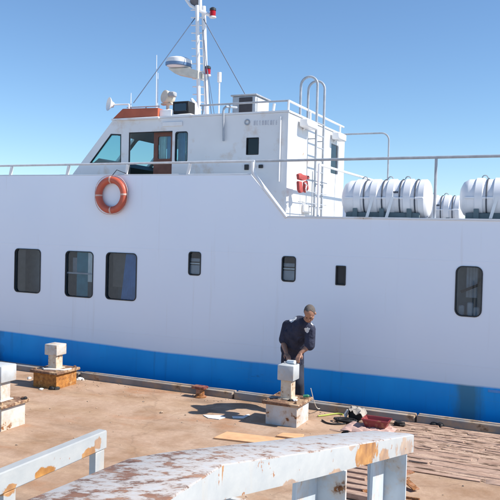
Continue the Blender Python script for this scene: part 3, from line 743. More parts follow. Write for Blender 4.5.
# life rafts in canisters
def liferaft(c, L, r, label):
    t = empty('life_raft', (c[0], c[1], c[2]-r), label, 'life raft', 'white life raft canisters on the after deck')
    c = Vector(c); h = L/2
    prof = [(0, -h), (r*.55, -h+.005), (r*.80, -h+.05), (r*.94, -h+.13)]
    xs_ = [-.58, -.20, .18, .56]
    prof += [(r*.95, -h+.15)]
    for k in xs_:
        cx = k*h; prof += [(r*.95, cx-.075), (r*1.02, cx-.055), (r*1.02, cx+.055), (r*.95, cx+.075)]
    prof += [(r*.94, h-.16), (r*.99, h-.14), (r*.99, h-.05), (r*.90, h-.02), (r*.78, h), (0, h+.012)]
    g = MB(); g.lathe(prof, c, (1, 0, 0), 36, ang0=.1)
    g.build('canister', M['raft'], t)
    g = MB()
    for s_ in (-1, 1):
        g.box((c.x-h+.1, c.y+s_*r*.95-.02, c.z-.02), (c.x+h-.05, c.y+s_*r*.95+.02, c.z+.02), .008)
    g.build('seam', M['raft'], t)
    g = MB(); zz = c.z+.10; yy = c.y-math.sqrt((r*.955)**2-.10**2)-.004
    for i_ in range(5): g.box((c.x+h*.28-.07+i_*.028, yy-.012, zz-.018), (c.x+h*.28-.07+i_*.028+.018, yy+.03, zz+.014))
    g.build('worn_print', M['strap'], t)
    for k in (-.42, .0, .40, .74):
        g = MB(); g.tube([Vector((c.x+k*h, c.y+(r*.985)*math.cos(a), c.z+(r*.985)*math.sin(a))) for a in [2*math.pi*i/32 for i in range(32)]], .011, 6, closed=True); g.build('strap', M['strap'], t)
    for k in (-.2, .25):
        g = MB(); g.prism([(c.x+k*h-.02, c.y-r*1.03, c.z+.02), (c.x+k*h+.03, c.y-r*1.03, c.z+.02), (c.x+k*h-.06, c.y-r*1.1, c.z-r*.98), (c.x+k*h-.11, c.y-r*1.1, c.z-r*.98)], (0, .012, 0)); g.build('webbing', M['white'], t)
    g = MB()
    for k in (-.62, 0, .62):
        pts = [(c.x+k*h, c.y+r*1.05*math.cos(a), c.z+r*1.05*math.sin(a)) for a in [math.radians(210+12*i) for i in range(11)]]
        g.prism([(p[0]-.04, p[1], p[2]) for p in pts]+[(c.x+k*h-.04, c.y+r*.9, c.z-r-.04), (c.x+k*h-.04, c.y-r*.9, c.z-r-.04)], (.08, 0, 0))
    g.box((c.x-h*.85, c.y-r*.8, c.z-r-.06), (c.x+h*.85, c.y-r*.7, c.z-r*.72), .01); g.box((c.x-h*.85, c.y+r*.7, c.z-r-.06), (c.x+h*.85, c.y+r*.8, c.z-r*.72), .01)
    g.build('cradle', M['cradle'], t)
    for k in (-.5, .1, .5):
        g = MB(); g.tube(arc((c.x+k*h, c.y-.02, c.z+r*1.0), .045, 0, 180, (1, 0, 0), (0, 0, 1), 8), .01, 6); g.build('lifting_eye', M['rail'], t)
    return t
YR = 12.25; RR = .335
xa = onY(344.5, 198, YR).x; xb = onY(430, 200, YR).x
liferaft(((xa+xb)/2, YR, ZD+RR+.03), xb-xa, RR, 'white life raft canister left of the rail post, nearest the ladder')
x3 = onY(461, 200, YR).x; liferaft((x3+(xb-xa)/2, YR, ZD+RR+.04), xb-xa, RR, 'white life raft canister cut off by the right edge of the photo')
YR2 = 16.6; x4 = onY(462, 205, YR2).x; liferaft((x4-(xb-xa)/2+.03, YR2, ZD+RR+.0), xb-xa, RR, 'low far life raft canister half hidden behind the rail post')

# red life jackets hanging on the after wall
def jacket():
    c = onX(302, 181, XA+.10)
    t = empty('life_jacket', c, 'red life jacket hanging on the bright after wall beside the ladder', 'life jacket')
    p = lambda x, y: onX(x, y, XA+.24)
    g = MB()
    def pad(pts, th=.09):
        bm_ = bmesh.new(); A = [bm_.verts.new(v) for v in pts]; B = [bm_.verts.new(v+Vector((th, 0, 0))) for v in pts]; n = len(A)
        bm_.faces.new(A[::-1]); bm_.faces.new(B)
        for i in range(n): bm_.faces.new((A[i], A[(i+1) % n], B[(i+1) % n], B[i]))
        bmesh.ops.bevel(bm_, geom=bm_.edges[:], offset=.02, segments=2, profile=.5, affect='EDGES'); g.join(bm_, smooth=True)
    pad([p(295.8, 174), p(298.6, 173), p(302, 176.4), p(306.5, 175.5), p(307, 179), p(301, 180.6), p(296.4, 179.6)], .06)
    pad([p(296, 181), p(299.4, 181.5), p(300.4, 192.5), p(298, 193), p(296.4, 190)], .06)
    pad([p(302.4, 181.8), p(305, 180.4), p(306.2, 189), p(303.4, 193), p(302.2, 191)], .06)
    g.build('float_pads', M['lifered'], t)
    g = MB(); pts = [p(299.5, 183), p(301.5, 185), p(300.5, 189), p(301.2, 192)]; g.tube([v+Vector((.1, 0, 0)) for v in pts], .012, 6); g.build('white_tape', M['palec'], t)
jacket()

# ------------------------------------------------------------------ bollards on the quay
def bollard(c, size, hb, label, mats, post=.17, cap=.25, z0=None, z1=None, dep_=None):
    """square mooring bollard: box base with overhanging lid, narrow post, cubic head"""
    bm_, lm, pm, cm = mats; dep_ = dep_ or size
    t = empty('bollard', (c[0], c[1], 0), label, 'bollard', 'square mooring bollards along the quay')
    x, y = c; s = size/2; d = dep_/2
    g = MB(); g.prism([(x-s, y-d, -.01), (x+s, y-d, -.01), (x+s, y+d, -.01), (x-s, y+d, -.01)], (0, 0, hb-.04)); g.build('base', bm_, t)
    g = MB(); g.box((x-s-.05, y-d-.05, hb-.047), (x+s+.05, y+d+.05, hb), .01)
    for sx in (-1, 1):
        for sy_ in (-1, 1): g.lathe([(0, .03), (.022, .03), (.024, 0)], (x+sx*(s-.02), y+sy_*(d-.02), hb), n=6, smooth=False)
    g.build('lid', lm, t)
    g = MB(); q = post/2; g.box((x-q, y-q, hb), (x+q, y+q, z0+.02), .008); g.box((x-q-.03, y-q-.03, hb+.001), (x+q+.03, y+q+.03, hb+.02), .004); g.build('post', pm, t)
    g = MB(); q = cap/2; g.box((x-q, y-q, z0), (x+q, y+q, z1), .015, seg=2); g.build('head', cm, t)
    return t
MIDB = (-3.80, 9.86)
bollard(MIDB, .48, .345, 'pale grey square bollard on a box base, where the man works', (M['boll'], M['lid'], M['bollpost'], M['bollcap']), .17, .255, .63, .855, .50)
bollard((-8.28, 10.08), .50, .30, 'far square bollard on a heavily rusted orange box base', (M['bollrust'], M['lid'], M['bollpost'], M['bollwhite']), .18, .27, .545, .735, .54)
bollard((-7.24, 7.66), .48, .36, 'white square bollard cut off by the left edge of the photo', (M['bollwhite'], M['lid'], M['bollwhite'], M['bollcap']), .19, .30, .63, .86, .46)

# small red T-shaped bollard near the kerb
def tee():
    c = onZ(200, 397, 0); t = empty('mooring_post', c, 'small rusty red mooring post with flat T top beside the kerb', 'mooring post')
    g = MB(); g.lathe([(.11, 0), (.11, .015), (.075, .03), (.068, .14), (.0, .14)], c, n=18); g.build('stem', M['steelrust'], t)
    g = MB(); g.box(c+Vector((-.135, -.08, .14)), c+Vector((.12, .08, .19)), .02, seg=2); g.build('head', M['maroon'], t)
tee()

# ------------------------------------------------------------------ the man
def evaluate(bm_, voxel, smooth_it, name, mat, parent):
    me = bpy.data.meshes.new(name); bm_.to_mesh(me); bm_.free()
    tmp = bpy.data.objects.new('tmp', me); col.objects.link(tmp)
    r = tmp.modifiers.new('r', 'REMESH'); r.mode = 'VOXEL'; r.voxel_size = voxel; r.use_smooth_shade = True
    s = tmp.modifiers.new('s', 'SMOOTH'); s.factor = .5; s.iterations = smooth_it
    dg = bpy.context.evaluated_depsgraph_get()
    out = bpy.data.meshes.new_from_object(tmp.evaluated_get(dg)); bpy.data.objects.remove(tmp)
    off = base_of(parent)
    out.transform(Matrix.Translation(-off)); out.name = name; out.materials.clear(); out.materials.append(mat)
    for p in out.polygons: p.use_smooth = True
    o = bpy.data.objects.new(name, out); col.objects.link(o); o.parent = parent; return o
def man():
    W = lambda x, y, Y: onY(x, y, Y)
    feet = Vector((-3.9, 10.42, 0))
    t = empty('person', feet, 'man in dark navy shirt and trousers bending over the bollard with a hand tool', 'person')
    pel = W(292.5, 361, 10.54); wai = W(292.8, 348.5, 10.46); che = W(297.5, 333, 10.25); nek = W(304.5, 323.5, 10.08)
    hd = W(309.8, 313.0, 9.96)
    shR = W(287.5, 325.5, 10.26); elR = W(283.2, 342, 10.26); wrR = W(286.3, 353.5, 10.08); 
    shL = W(310.2, 329.5, 10.10); elL = W(309.6, 345.5, 10.10); wrL = W(300.2, 353.2, 10.0)
    hpR = W(288.5, 366, 10.54); hpL = W(297, 366, 10.54)
    knR = Vector((-4.02, 10.38, .47)); knL = Vector((-3.81, 10.36, .47))
    anR = Vector((-4.02, 10.48, .09)); anL = Vector((-3.82, 10.46, .09))
    # head frame
    fwd = Vector((.02, -.62, -.80)).normalized(); rgt = fwd.cross(Vector((0, 0, 1))).normalized(); up = rgt.cross(fwd).normalized()
    def H(a, b_, c): return hd+rgt*a+fwd*b_+up*c
    Rm = Matrix((rgt, fwd, up)).transposed()
    g = MB()
    g.sphere(H(0, -.012, .025), .1, (.80, 1.0, .98), Rm, 20)             # cranium
    g.sphere(H(0, .022, -.045), .075, (.80, .85, 1.05), Rm, 18)           # face
    g.sphere(H(0, .05, -.095), .036, (1.05, .8, .75), Rm)                 # chin
    g.capsule(H(0, .088, .005), H(0, .105, -.036), .011, .017)            # nose
    g.capsule(H(-.04, .078, .022), H(.04, .078, .022), .014, .014)        # brow
    g.capsule(H(-.045, .062, -.03), H(-.03, .07, -.03), .02, .02); g.capsule(H(.045, .062, -.03), H(.03, .07, -.03), .02, .02)
    g.capsule(H(-.022, .084, -.068), H(.022, .084, -.068), .011, .011)    # mouth
    for s_ in (-1, 1): g.sphere(H(s_*.083, -.01, -.015), .03, (.3, .6, 1.05), Rm)
    g.capsule(hd-up*.06-fwd*.02, nek, .058, .064); g.capsule(nek, che, .07, .13)
    g.capsule(che, wai, .14, .13); g.capsule(wai, pel, .13, .14)
    g.capsule(nek, shR, .06, .066); g.capsule(nek, shL, .06, .066)
    for sh, el, wr in ((shR, elR, wrR), (shL, elL, wrL)):
        g.capsule(sh, el, .056, .041); g.capsule(el, el.lerp(wr, .35), .041, .043); g.capsule(el.lerp(wr, .35), wr, .043, .027)
    for hp, kn, an in ((hpR, knR, anR), (hpL, knL, anL)):
        g.capsule(hp, kn, .085, .055); g.capsule(kn, kn.lerp(an, .35), .052, .054); g.capsule(kn.lerp(an, .35), an, .054, .036)
        g.capsule(an, an+Vector((-.01, -.14, -.05)), .04, .03)
    # hands: palm, four unequal fingers curling round the tool, thumb from the side
    tipz = .875
    for wr, tgt, side in ((wrR, Vector((-3.80, 9.93, .90)), 1), (wrL, Vector((-3.69, 9.90, .91)), -1)):
        ax = (tgt-wr).normalized(); lat = ax.cross(Vector((0, 0, 1))).normalized(); nor = lat.cross(ax)   # nor is the back of the hand
        pa = wr+ax*.02; pb = wr+ax*.088
        for k in (-1, -.33, .33, 1): g.capsule(pa+lat*k*.018, pb+lat*k*.028, .0155, .0125, 10)
        for k, L in ((-1, .066), (-.33, .078), (.33, .074), (1, .056)):
            kn_ = pb+lat*k*.028
            p1 = kn_+ax*L*.45-nor*L*.12; p2 = p1+ax*L*.22-nor*L*.30; p3 = p2-ax*L*.06-nor*L*.28
            g.capsule(kn_, p1, .0105, .0098, 10); g.capsule(p1, p2, .0098, .009, 10); g.capsule(p2, p3, .009, .008, 10)
        tb = pa+lat*side*.026; t1 = tb+lat*side*.024+ax*.03-nor*.015; t2 = t1+ax*.03-nor*.018-lat*side*.004
        g.capsule(tb, t1, .014, .0115, 10); g.capsule(t1, t2, .0115, .0095, 10)
    body = evaluate(g.bm, .0065, 3, 'body', M['skin'], t)
    for s_ in (-1, 1):
        g = MB(); g.sphere(H(s_*.030, .083, -.003), .0105, n=10); g.build('eye', M['eye'], t)
    g = MB(); g.capsule(H(-.02, .0965, -.068), H(.02, .0965, -.068), .004, .004, 8); g.build('mouth', M['lip'], t)
    # short grey hair: a thin cap round the back and sides
    g = MB(); tb = bmesh.new(); bmesh.ops.create_uvsphere(tb, u_segments=64, v_segments=44, radius=.104)
    kill = [v for v in tb.verts if (v.co.y > .035 and v.co.z < .085) or v.co.z < -.035]
    bmesh.ops.delete(tb, geom=kill, context='VERTS')
    g.join(tb, Matrix.Translation(H(0, -.012, .025)) @ Rm.to_4x4() @ Matrix.Diagonal((.80, 1.0, .98, 1)), smooth=True)
    g.build('hair', M['hair'], t)
    # shirt: torso, short loose sleeves
    g = MB()
    g.sphere(che.lerp(nek, .25), .165, (1.18, .95, .95)); g.sphere(che, .178, (1.15, .98, 1)); g.capsule(nek, che, .105, .178); g.sphere(nek.lerp(che, .45), .14); g.capsule(che, wai, .175, .172); g.sphere(che.lerp(wai, .5), .18, (1.10, .98, 1)); g.sphere(wai, .178, (1.12, .95, 1)); g.capsule(wai, pel+Vector((0, 0, -.02)), .172, .185); g.sphere(nek.lerp(che, .5)+Vector((-.06, .10, .03)), .15)
    g.capsule(nek.lerp(hd, .12), nek, .066, .085); g.capsule(nek, shR, .08, .085); g.capsule(nek, shL, .08, .085); g.capsule(che, shR, .12, .085); g.capsule(che, shL, .12, .085)
    g.capsule(shR, shR.lerp(elR, .86), .083, .078); g.capsule(shL, shL.lerp(elL, .98), .083, .082)
    # a few folds
    for k in range(7):
        a_ = che.lerp(wai, k/6.0)+Vector((-.15+.01*k, -.12, .03)); b2 = che.lerp(wai, k/6.0+.1)+Vector((.13, -.13, -.03)); g.capsule(a_, b2, .022, .016)
    n_ = NT('printed_navy_cotton'); f_ = n_.noise(9, 5); cc = n_.ramp(f_, [(.3, (.010, .013, .032)), (.7, (.026, .032, .066))])
    for (pp, rad) in ((shR.lerp(nek, .35)+Vector((0, -.03, .08)), .085), (W(306.6, 331, 10.0), .055), (shL+Vector((.02, 0, .06)), .05)):
        vm = n_.new('ShaderNodeVectorMath'); vm.operation = 'DISTANCE'; n_.link(n_.tc.outputs['Object'], vm.inputs[0]); vm.inputs[1].default_value = pp-feet
        dd = n_.math('ADD', n_.math('DIVIDE', vm.outputs['Value'], rad), n_.math('MULTIPLY', n_.math('SUBTRACT', n_.noise(22, 3), .5), 1.6))
        cc = n_.mix(n_.ramp(dd, [(.72, 1.0), (.80, 0.0)]), cc, (.55, .57, .60))
    n_.set(cc, .9); n_.bump(n_.math('ADD', n_.noise(6, 3, .5, (1, 1, .6), 1.5), n_.math('MULTIPLY', n_.noise(17, 4), .4)), .9, .05)
    evaluate(g.bm, .011, 4, 'shirt', n_.m, t)
    # pale panels on the shoulders
    g = MB(); g.capsule(pel, hpR, .15, .115); g.capsule(pel, hpL, .15, .115)
    for hp, kn, an in ((hpR, knR, anR), (hpL, knL, anL)):
        g.capsule(hp, kn, .112, .078); g.capsule(kn, an+Vector((0, 0, .05)), .078, .068)
    evaluate(g.bm, .011, 3, 'trousers', M['trous'], t)
    for an in (anR, anL):
        g = MB(); g.sphere(an+Vector((-.005, -.07, -.03)), 1, (.048, .14, .055)); g.sphere(an+Vector((0, .02, -.02)), .052)
        evaluate(g.bm, .008, 2, 'shoe', M['shoe'], t)
    # the tool: a small grinder with grey body resting on the bollard head
    c = Vector((-3.80, 9.93, .875))
    tt = empty('hand_grinder', (c.x, c.y, .857), 'pale grey hand grinder held by the man on top of the bollard', 'power tool')
    ax = Vector((.75, -.35, .12)).normalized()
    g = MB(); g.tube([c-ax*.05, c+ax*.10], [.034, .028], 12); g.build('motor_body', M['palec'], tt)
    g = MB(); g.lathe([(0, -.02), (.03, -.02), (.055, -.012), (.055, -.006), (0, -.004)], c-ax*.06+Vector((0, 0, .005)), (.1, -.1, 1), 18); g.build('disc_guard', M['grey'], tt)
man()

# ------------------------------------------------------------------ small things lying about the quay
def lump(c, size, n, seed, mat, name, flat=.6, **pr):
    rnd = random.Random(seed); g = MB()
    for k in range(n):
        p = Vector(c)+Vector((rnd.uniform(-1, 1)*size[0], rnd.uniform(-1, 1)*size[1], 0)); r = rnd.uniform(.4, 1)*size[2]
        g.sphere(p+Vector((0, 0, r*flat*.6)), r, (rnd.uniform(.8, 1.7), rnd.uniform(.7, 1.3), flat), Matrix.Rotation(rnd.uniform(0, 3), 3, 'Z'), 8)
    for v in g.bm.verts: v.co += Vector((rnd.uniform(-1, 1), rnd.uniform(-1, 1), rnd.uniform(-1, 1)))*size[2]*.12
    return g.build(name, mat, None, **pr)
def coil(c, r, turns, th, mat, name, seed, squash=.6, **pr):
    rnd = random.Random(seed); pts = []
    for k in range(int(turns*18)):
        a = k/18*2*math.pi; rr = r*(1+.25*math.sin(a*.37+seed))
        pts.append(Vector(c)+Vector((rr*math.cos(a)+rnd.uniform(-.01, .01), rr*squash*math.sin(a)+rnd.uniform(-.01, .01), th+.012*(k/18))))
    g = MB(); g.tube(pts, th, 7); return g.build(name, mat, None, **pr)
# cardboard plates in the bollard's shadow
def flat_quad(pts, z, th, mat, name, **pr):
    g = MB(); g.prism([(onZ(x, y, z).x, onZ(x, y, z).y, z) for x, y in pts], (0, 0, th)); return g.build(name, mat, None, **pr)
flat_quad([(203, 415.3), (222, 415.8), (226, 417.6), (219, 419.6), (208, 418.2)], .004, .008, M['paper'], 'paper_sheet', label='torn white sheet lying left in the bollard shadow', cat='paper')
flat_quad([(232, 416.6), (242, 416.8), (248.5, 414.4), (250, 415.4), (243.5, 418.6), (233, 418.4)], .004, .008, M['paper'], 'paper_sheet', label='bent white strip lying right in the bollard shadow, nearer the base', cat='paper')
# plywood boards
flat_quad([(213.5, 438.8), (227, 432.6), (285, 439.6), (262, 444.5), (246, 442.5)], .004, .016, M['ply'], 'plywood_board', label='orange brown plywood board lying flat behind the steel beam', cat='board')
flat_quad([(276, 437), (283, 434), (304, 435.5), (300, 440)], .004, .02, M['ply'], 'plywood_offcut', label='short plywood offcut right of the larger board', cat='board')
# red tub, tarpaulin, bag and rope heap
def tub():
    c = onZ(376.5, 429.5, 0); t = empty('tub', c, 'dull red open tub standing on the quay right of the bollard', 'tub')
    g = MB(); s = [(.13, .13, 0), (.25, .19, .20)]
    def ring(a, b_, z, k=0): return [Vector((c.x+sx*(a-k), c.y+sy_*(b_-k), c.z+z)) for sx, sy_ in ((-1, -1), (1, -1), (1, 1), (-1, 1))]
    A = ring(.12, .08, 0); B = ring(.19, .12, .15); Bi = ring(.19, .12, .15, .015); Ai = ring(.12, .08, .02, .015)
    for lo, hi in ((A, B), (B, Bi), (Bi, Ai)):
        for i in range(4): g.quad(lo[i], lo[(i+1) % 4], hi[(i+1) % 4], hi[i])
    g.quad(*A); g.quad(*Ai); g.build('bucket', M['tubred'], t)
    g = MB(); g.tube([p for p in B]+[B[0]], .014, 8); g.build('rim', M['tubred'], t)
tub()
g = MB(); c = onZ(368, 431, 0); rnd = random.Random(5); n = 14
gr = [[Vector((c.x-.34+.70*i/n, c.y-.20+.46*j/n, .012+.04*abs(math.sin(i*.9+j*.5))*(1 if 0 < i < n and 0 < j < n else .1)+rnd.uniform(0, .012))) for j in range(n+1)] for i in range(n+1)]
for i in range(n):
    for j in range(n): g.quad(gr[i][j], gr[i+1][j], gr[i+1][j+1], gr[i][j+1])
bmesh.ops.remove_doubles(g.bm, verts=g.bm.verts[:], dist=.0001)
for f in g.bm.faces: f.smooth = True
bmesh.ops.solidify(g.bm, geom=g.bm.faces[:], thickness=.006)
g.build('tarpaulin', M['pink'], None, label='crumpled pinkish tarpaulin spread under the red tub', cat='tarpaulin')
def bag():
    c = onZ(356, 420, 0); t = empty('tool_bag', c, 'pale tool bag with black insides standing open near the kerb', 'bag')
    g = MB(); g.box((c.x-.11, c.y-.07, 0), (c.x+.10, c.y+.08, .15), .04, seg=2); g.build('bag_body', M['black'], t)
    g = MB(); n = 10; rnd = random.Random(9)
    gr = [[Vector((c.x-.14+.28*i/n+rnd.uniform(-.012, .012), c.y-.1+.2*j/n+rnd.uniform(-.01, .01), .17+.03*math.sin(i*.8)*math.cos(j*.7)+rnd.uniform(-.012, .012)-.10*max(0, abs(i/n-.5)-.28)*4-(.07 if j == 0 else 0)*rnd.random())) for j in range(n+1)] for i in range(n+1)]
    for i in range(n):
        for j in range(n): g.quad(gr[i][j], gr[i+1][j], gr[i+1][j+1], gr[i][j+1])
    bmesh.ops.remove_doubles(g.bm, verts=g.bm.verts[:], dist=.0001)
    bmesh.ops.solidify(g.bm, geom=g.bm.faces[:], thickness=.012)
    for f in g.bm.faces: f.smooth = True
    g.build('flap', M['dusty'], t)
    g = MB(); g.tube([(c.x-.12, c.y-.09, 0), (c.x-.15, c.y-.1, .09), (c.x-.11, c.y-.09, .16)], .014, 6); g.build('strap', M['palec'], t)
bag()
coil(onZ(346, 422.5, 0), .14, 3, .014, M['black'], 'rope_coil', 2, label='black rope coiled left of the tool bag', cat='rope')
coil(onZ(398, 428, 0)+Vector((0, .1, 0)), .06, 4, .016, M['black'], 'rope_coil', 4, label='small black coil at the right rim of the tarpaulin', cat='rope')
lump(onZ(438, 425, 0), (.13, .05, .06), 10, 3, M['black'], 'rubber_scrap', .75, label='black heap of rubber scrap against the kerb at right', cat='scrap')
lump(onZ(426, 424, 0), (.09, .05, .035), 5, 8, M['paper'], 'rag', .6, label='white rag beside the black heap by the kerb', cat='rag')
# hoses
def hose(px, r, mat, name, z=0, **pr):
    pts = [onZ(x, y, z)+Vector((0, 0, r+.002)) for x, y in px]; P2 = []
    for i in range(len(pts)-1):
        for k in range(5):
            t = k/5; p0 = pts[max(i-1, 0)]; p1 = pts[i]; p2 = pts[i+1]; p3 = pts[min(i+2, len(pts)-1)]
            P2.append(.5*((2*p1)+(-p0+p2)*t+(2*p0-5*p1+4*p2-p3)*t*t+(-p0+3*p1-3*p2+p3)*t*t*t))
    P2.append(pts[-1]); g = MB(); g.tube(P2, r, 8); return g.build(name, mat, None, **pr)
hose([(318, 417), (325, 416.2), (331, 415.2), (338, 414.6), (343, 415.4)], .013, M['cable'], 'hose_piece', label='yellow green piece of hose lying right of the bollard', cat='hose')
hose([(322, 421), (327, 423.8), (335, 425), (344, 424.6), (352, 422.5), (362, 419.5)], .012, M['black'], 'power_cable', label='thin black cable curving across the quay towards the tool bag', cat='cable')
g = MB(); p0 = Vector((-3.50, 10.02, .5)); p1 = onZ(322, 407, .02); g.tube([p0.lerp(p1, k/10)-Vector((0, 0, .14*math.sin(math.pi*k/10))) for k in range(11)], .006, 6); g.build('cord', M['cord'], None, label='thin pale cord sloping from the bollard down to the quay', cat='cord')
# things lying on the lids
def on_lid(dx, dy, z): return Vector((MIDB[0]+dx, MIDB[1]+dy, z))
g = MB(); c = on_lid(.20, .12, .347); g.lathe([(0, 0), (.022, 0), (.024, .07), (.011, .085), (.011, .10), (0, .10)], c+Vector((0, 0, .032)), (.9, .25, .12), 14); g.build('bottle', M['greenp'], None, label='small green bottle lying on the bollard lid', cat='bottle')
lump(on_lid(.17, -.10, .347), (.05, .04, .035), 5, 12, M['paper'], 'rag', .6, label='white rag on the lid of the bollard the man works on', cat='rag')
lump(on_lid(.10, -.12, .347), (.02, .02, .03), 2, 13, M['black'], 'rubber_scrap', .7, label='small black knob on the bollard lid in front of the post', cat='knob')
g = MB(); a_ = on_lid(-.26, -.1, .352); g.tube([a_, a_+Vector((.16, .12, .0)), a_+Vector((.2, .2, 0))], .012, 6); g.build('scraper', M['grey'], None, label='grey scraper lying on the left of the bollard lid', cat='scraper')
g = MB(); a_ = Vector((-8.45, 9.95, .307)); g.tube([a_, a_+Vector((.12, -.1, .01)), a_+Vector((.42, .05, .0)), a_+Vector((.46, .2, 0))], .018, 7); g.build('rope_end', M['cord'], None, label='pale rope end lying on the rusted base of the far bollard', cat='rope')
lump(onZ(52, 388.5, 0)+Vector((.05, -.04, 0)), (.08, .03, .045), 6, 21, M['black'], 'rubber_scrap', .8, label='black scrap lying in front of the far rusted bollard', cat='scrap')
lump(onZ(40, 389.5, 0), (.06, .03, .03), 3, 22, M['paper'], 'stone', .6, label='pale flat stone left of the black scrap by the far bollard', cat='stone')
for i, (x, y, s_) in enumerate(((80, 380, .06), (87, 378.6, .09), (94, 378, .05))):
    lump(onZ(x, y, 0), (s_, .04, .045), 4, 30+i, M['paper'], 'rubble_lump', .7, label='pale lump of rubble by the kerb right of the far bollard', cat='rubble', group='pale rubble lumps by the kerb')
lump(onZ(29.5, 379, 0), (.03, .03, .04), 2, 41, M['paper'], 'rag', .8, label='small white rag left of the far rusted bollard', cat='rag')
lump(Vector((-6.97, 7.86, .362)), (.03, .03, .035), 3, 44, M['black'], 'rubber_scrap', .7, label='black knob on the corner of the left white bollard lid', cat='knob')

# slatted strip of old timbers half buried in sand, right
g = MB(); rnd = random.Random(11); y = 8.50; row = 0
while y < 10.66:
    x = -2.9+rnd.uniform(-.3, .2) if y > 9.2 else -2.6+rnd.uniform(-.3, .2); wrow = rnd.uniform(.12, .15) if row < 5 else rnd.uniform(.055, .085)
    while x < 2.4:
        L = rnd.uniform(.18, .8) if row > 4 else rnd.uniform(.5, 1.9)
        if rnd.random() > (.05 if row < 5 else .36):
            h = rnd.uniform(.011, .019)
            k = .010 if row < 5 else .10
            rot = Matrix.Rotation(rnd.uniform(-1, 1)*k, 3, 'Z') @ Matrix.Rotation(rnd.uniform(-1, 1)*k*.4, 3, 'Y') @ Matrix.Rotation(rnd.uniform(-.12, .12), 3, 'X')
            g.obox((x+L/2, y+wrow/2+rnd.uniform(-1, 1)*(.006 if row < 5 else .045), h/2-.004), (L-rnd.uniform(.01, .06), wrow*rnd.uniform(.8, 1.05), h), rot, .012)
        x += L
    y += wrow+rnd.uniform(.05, .07)*(1 if row < 5 else .8); row += 1
tmp_me = bpy.data.meshes.new('t'); g.bm.to_mesh(tmp_me)
bmesh.ops.subdivide_edges(g.bm, edges=[e for e in g.bm.edges if e.calc_length() > .12], cuts=6)
for v in g.bm.verts: v.co += Vector((0, rnd.uniform(-1, 1)*.011, rnd.uniform(-1, 1)*.006))
bpy.data.meshes.remove(tmp_me)
g.build('timber_slats', M['slat'], None, org=(-.6, 9.5, 0), label='strip of sandy broken timber slats lying along the kerb at right', cat='timber slats')
gd = MB(); rnd2 = random.Random(31); nn = 40
up_ = [(-3.0+5.6*i/nn, 10.72, .005) for i in range(nn+1)]; lo_ = [(-3.0+5.6*i/nn+(.5 if i == 0 else 0), 8.54+rnd2.uniform(-.02, .02)+(.7*max(0, 1-i/6)), .005) for i in range(nn+1)]
for i in range(nn): gd.quad(lo_[i], lo_[i+1], up_[i+1], up_[i])
dk = NT('dark_earth'); a_ = dk.noise(3.2, 9, .68, (.8, 3.2, 1)); dk.set(dk.ramp(a_, [(.38, (.06, .038, .028)), (.45, (.16, .105, .075)), (.50, (.40, .28, .215)), (.7, (.50, .37, .28))]), .98, 0, .1); dk.bump(dk.noise(18, 6), .5, .03)
gd.build('dark_earth_strip', dk.m, None, org=(-.6, 9.5, .005), kind='structure')
# loose stones and crumbs of concrete
g = MB(); rnd = random.Random(23)
for k in range(420):
    if rnd.random() < .5: x, y = rnd.uniform(-12, 1.5), 10.7-abs(rnd.gauss(0, .28))
    else: x, y = rnd.uniform(-9, 1), rnd.uniform(6.5, 10.6)
    r = rnd.uniform(.004, .014) if rnd.random() < .95 else rnd.uniform(.014, .03)
    tb = bmesh.new(); bmesh.ops.create_icosphere(tb, subdivisions=1, radius=r)
    for v in tb.verts: v.co *= rnd.uniform(.7, 1.25)
    g.join(tb, Matrix.Translation((x, y, r*.35)) @ Matrix.Rotation(rnd.uniform(0, 6), 4, 'Z') @ Matrix.Diagonal((1.3, 1, .7, 1)))
g.build('gravel', M['stone'], None, org=(-4, 9, 0), kind='stuff', label='crumbs of stone and concrete scattered over the quay', cat='gravel')

# ------------------------------------------------------------------ foreground steelwork
C_ = Vector((-1.05, 2.14, 2.02)); E_ = Vector((-.995, 5.02, 1.41))
ramp = empty('steel_beam_frame', (-1.1, 3.0, 0), 'long white steel beam with peeling rusty top and leg plates in the foreground', 'steel frame')
SLP = (E_.z-C_.z)/(E_.y-C_.y)
def zt(y): return C_.z+(y-C_.y)*SLP
plan = [(-.62, .60), (-.85, 1.44), (-1.05, 2.14), (-1.015, 3.02), (-.985, 5.02), (-1.03, 5.10), (-1.24, 4.85), (-1.29, 3.85), (-1.30, 2.41), (-1.30, 2.16), (-1.275, 1.91), (-1.05, 1.22), (-.84, .55)]
TH = .122
g = MB(); g.mi = 0
A = [g.bm.verts.new((x, y, zt(y))) for x, y in plan]; B = [g.bm.verts.new((x, y, zt(y)-TH)) for x, y in plan]
f = g.bm.faces.new(A); f.material_index = 0
f = g.bm.faces.new(B[::-1]); f.material_index = 1
for i in range(len(A)):
    f = g.bm.faces.new((A[i], B[i], B[(i+1) % len(A)], A[(i+1) % len(A)])); f.material_index = 1
bmesh.ops.recalc_face_normals(g.bm, faces=g.bm.faces[:])
eds = [e for e in g.bm.edges if all(v in A for v in e.verts)]
bmesh.ops.bevel(g.bm, geom=eds, offset=.006, segments=2, profile=.5, affect='EDGES')
g.build('beam', [M['peel'], M['beam']], ramp)
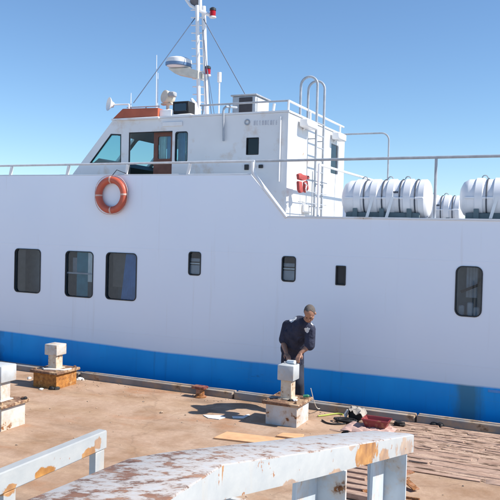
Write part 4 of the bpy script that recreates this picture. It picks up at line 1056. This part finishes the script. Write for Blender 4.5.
for yy in (1.0, 2.2, 3.42, 4.86):
    zz = zt(yy)-TH-.002
    sh = .32 if yy < 1.5 else 0
    g = MB(); g.prism([(-1.27+sh, yy, zz), (-1.0+sh, yy, zz), (-1.0+sh, yy, .02), (-1.24+sh, yy, .02)], (0, .022, 0))            # flange plate across the beam
    g.prism([(-1.165+sh, yy-.002, zz), (-1.165+sh, yy-.30, zz+.30*-SLP), (-1.165+sh, yy-.42, .02), (-1.165+sh, yy-.002, .02)], (.018, 0, 0))  # web
    g.box((-1.32+sh, yy-.46, 0), (-.94+sh, yy+.07, .02))
    g.build('leg', M['leg'], ramp)
# guard rail further left
gr_ = empty('guard_rail', (-2.4, 2.6, 0), 'white painted flat guard rail with rust patches at lower left', 'guard rail')
g = MB(); g.box((-2.46, .2, 1.54), (-2.40, 3.385, 1.645), .006); g.build('rail_bar', M['railp'], gr_)
for yy in (.9, 2.62, 3.33):
    g = MB(); g.box((-2.455, yy-.04, .012), (-2.405, yy+.04, 1.539), .005); g.build('post', M['railp'], gr_)
# short timbers lying with it
g = MB(); rnd = random.Random(71)
for k in range(7):
    yy = 7.35+k*.17; g.obox((-2.15+rnd.uniform(-.06, .06)-.1*k*.5, yy, .04), (.75+rnd.uniform(-.2, .1), .095, .07), Matrix.Rotation(rnd.uniform(-.06, .06), 3, 'Z'), .01)
g.build('short_timbers', M['slat'], None, label='short sandy timbers seen through the legs of the foreground beam', cat='timbers')
# iron debris under the beam
g = MB(); rnd = random.Random(5)
for k in range(9):
    p_ = Vector((-1.78+rnd.uniform(-.2, .22), 7.75+rnd.uniform(-.35, .35), .05+rnd.uniform(0, .06)))
    rt = Matrix.Rotation(rnd.uniform(0, 3.1), 3, 'Z') @ Matrix.Rotation(rnd.uniform(-.35, .35), 3, 'Y')
    if k % 3 == 0: g.obox(p_, (.26, .09, .012), rt, .003)
    else: d_ = rt @ Vector((rnd.uniform(.12, .24), 0, 0)); g.tube([p_-d_, p_+d_], rnd.uniform(.014, .028), 8)
g.build('scrap_iron', M['steelrust'], None, label='rusty bars and plates of scrap iron by the legs of the foreground beam', cat='scrap')
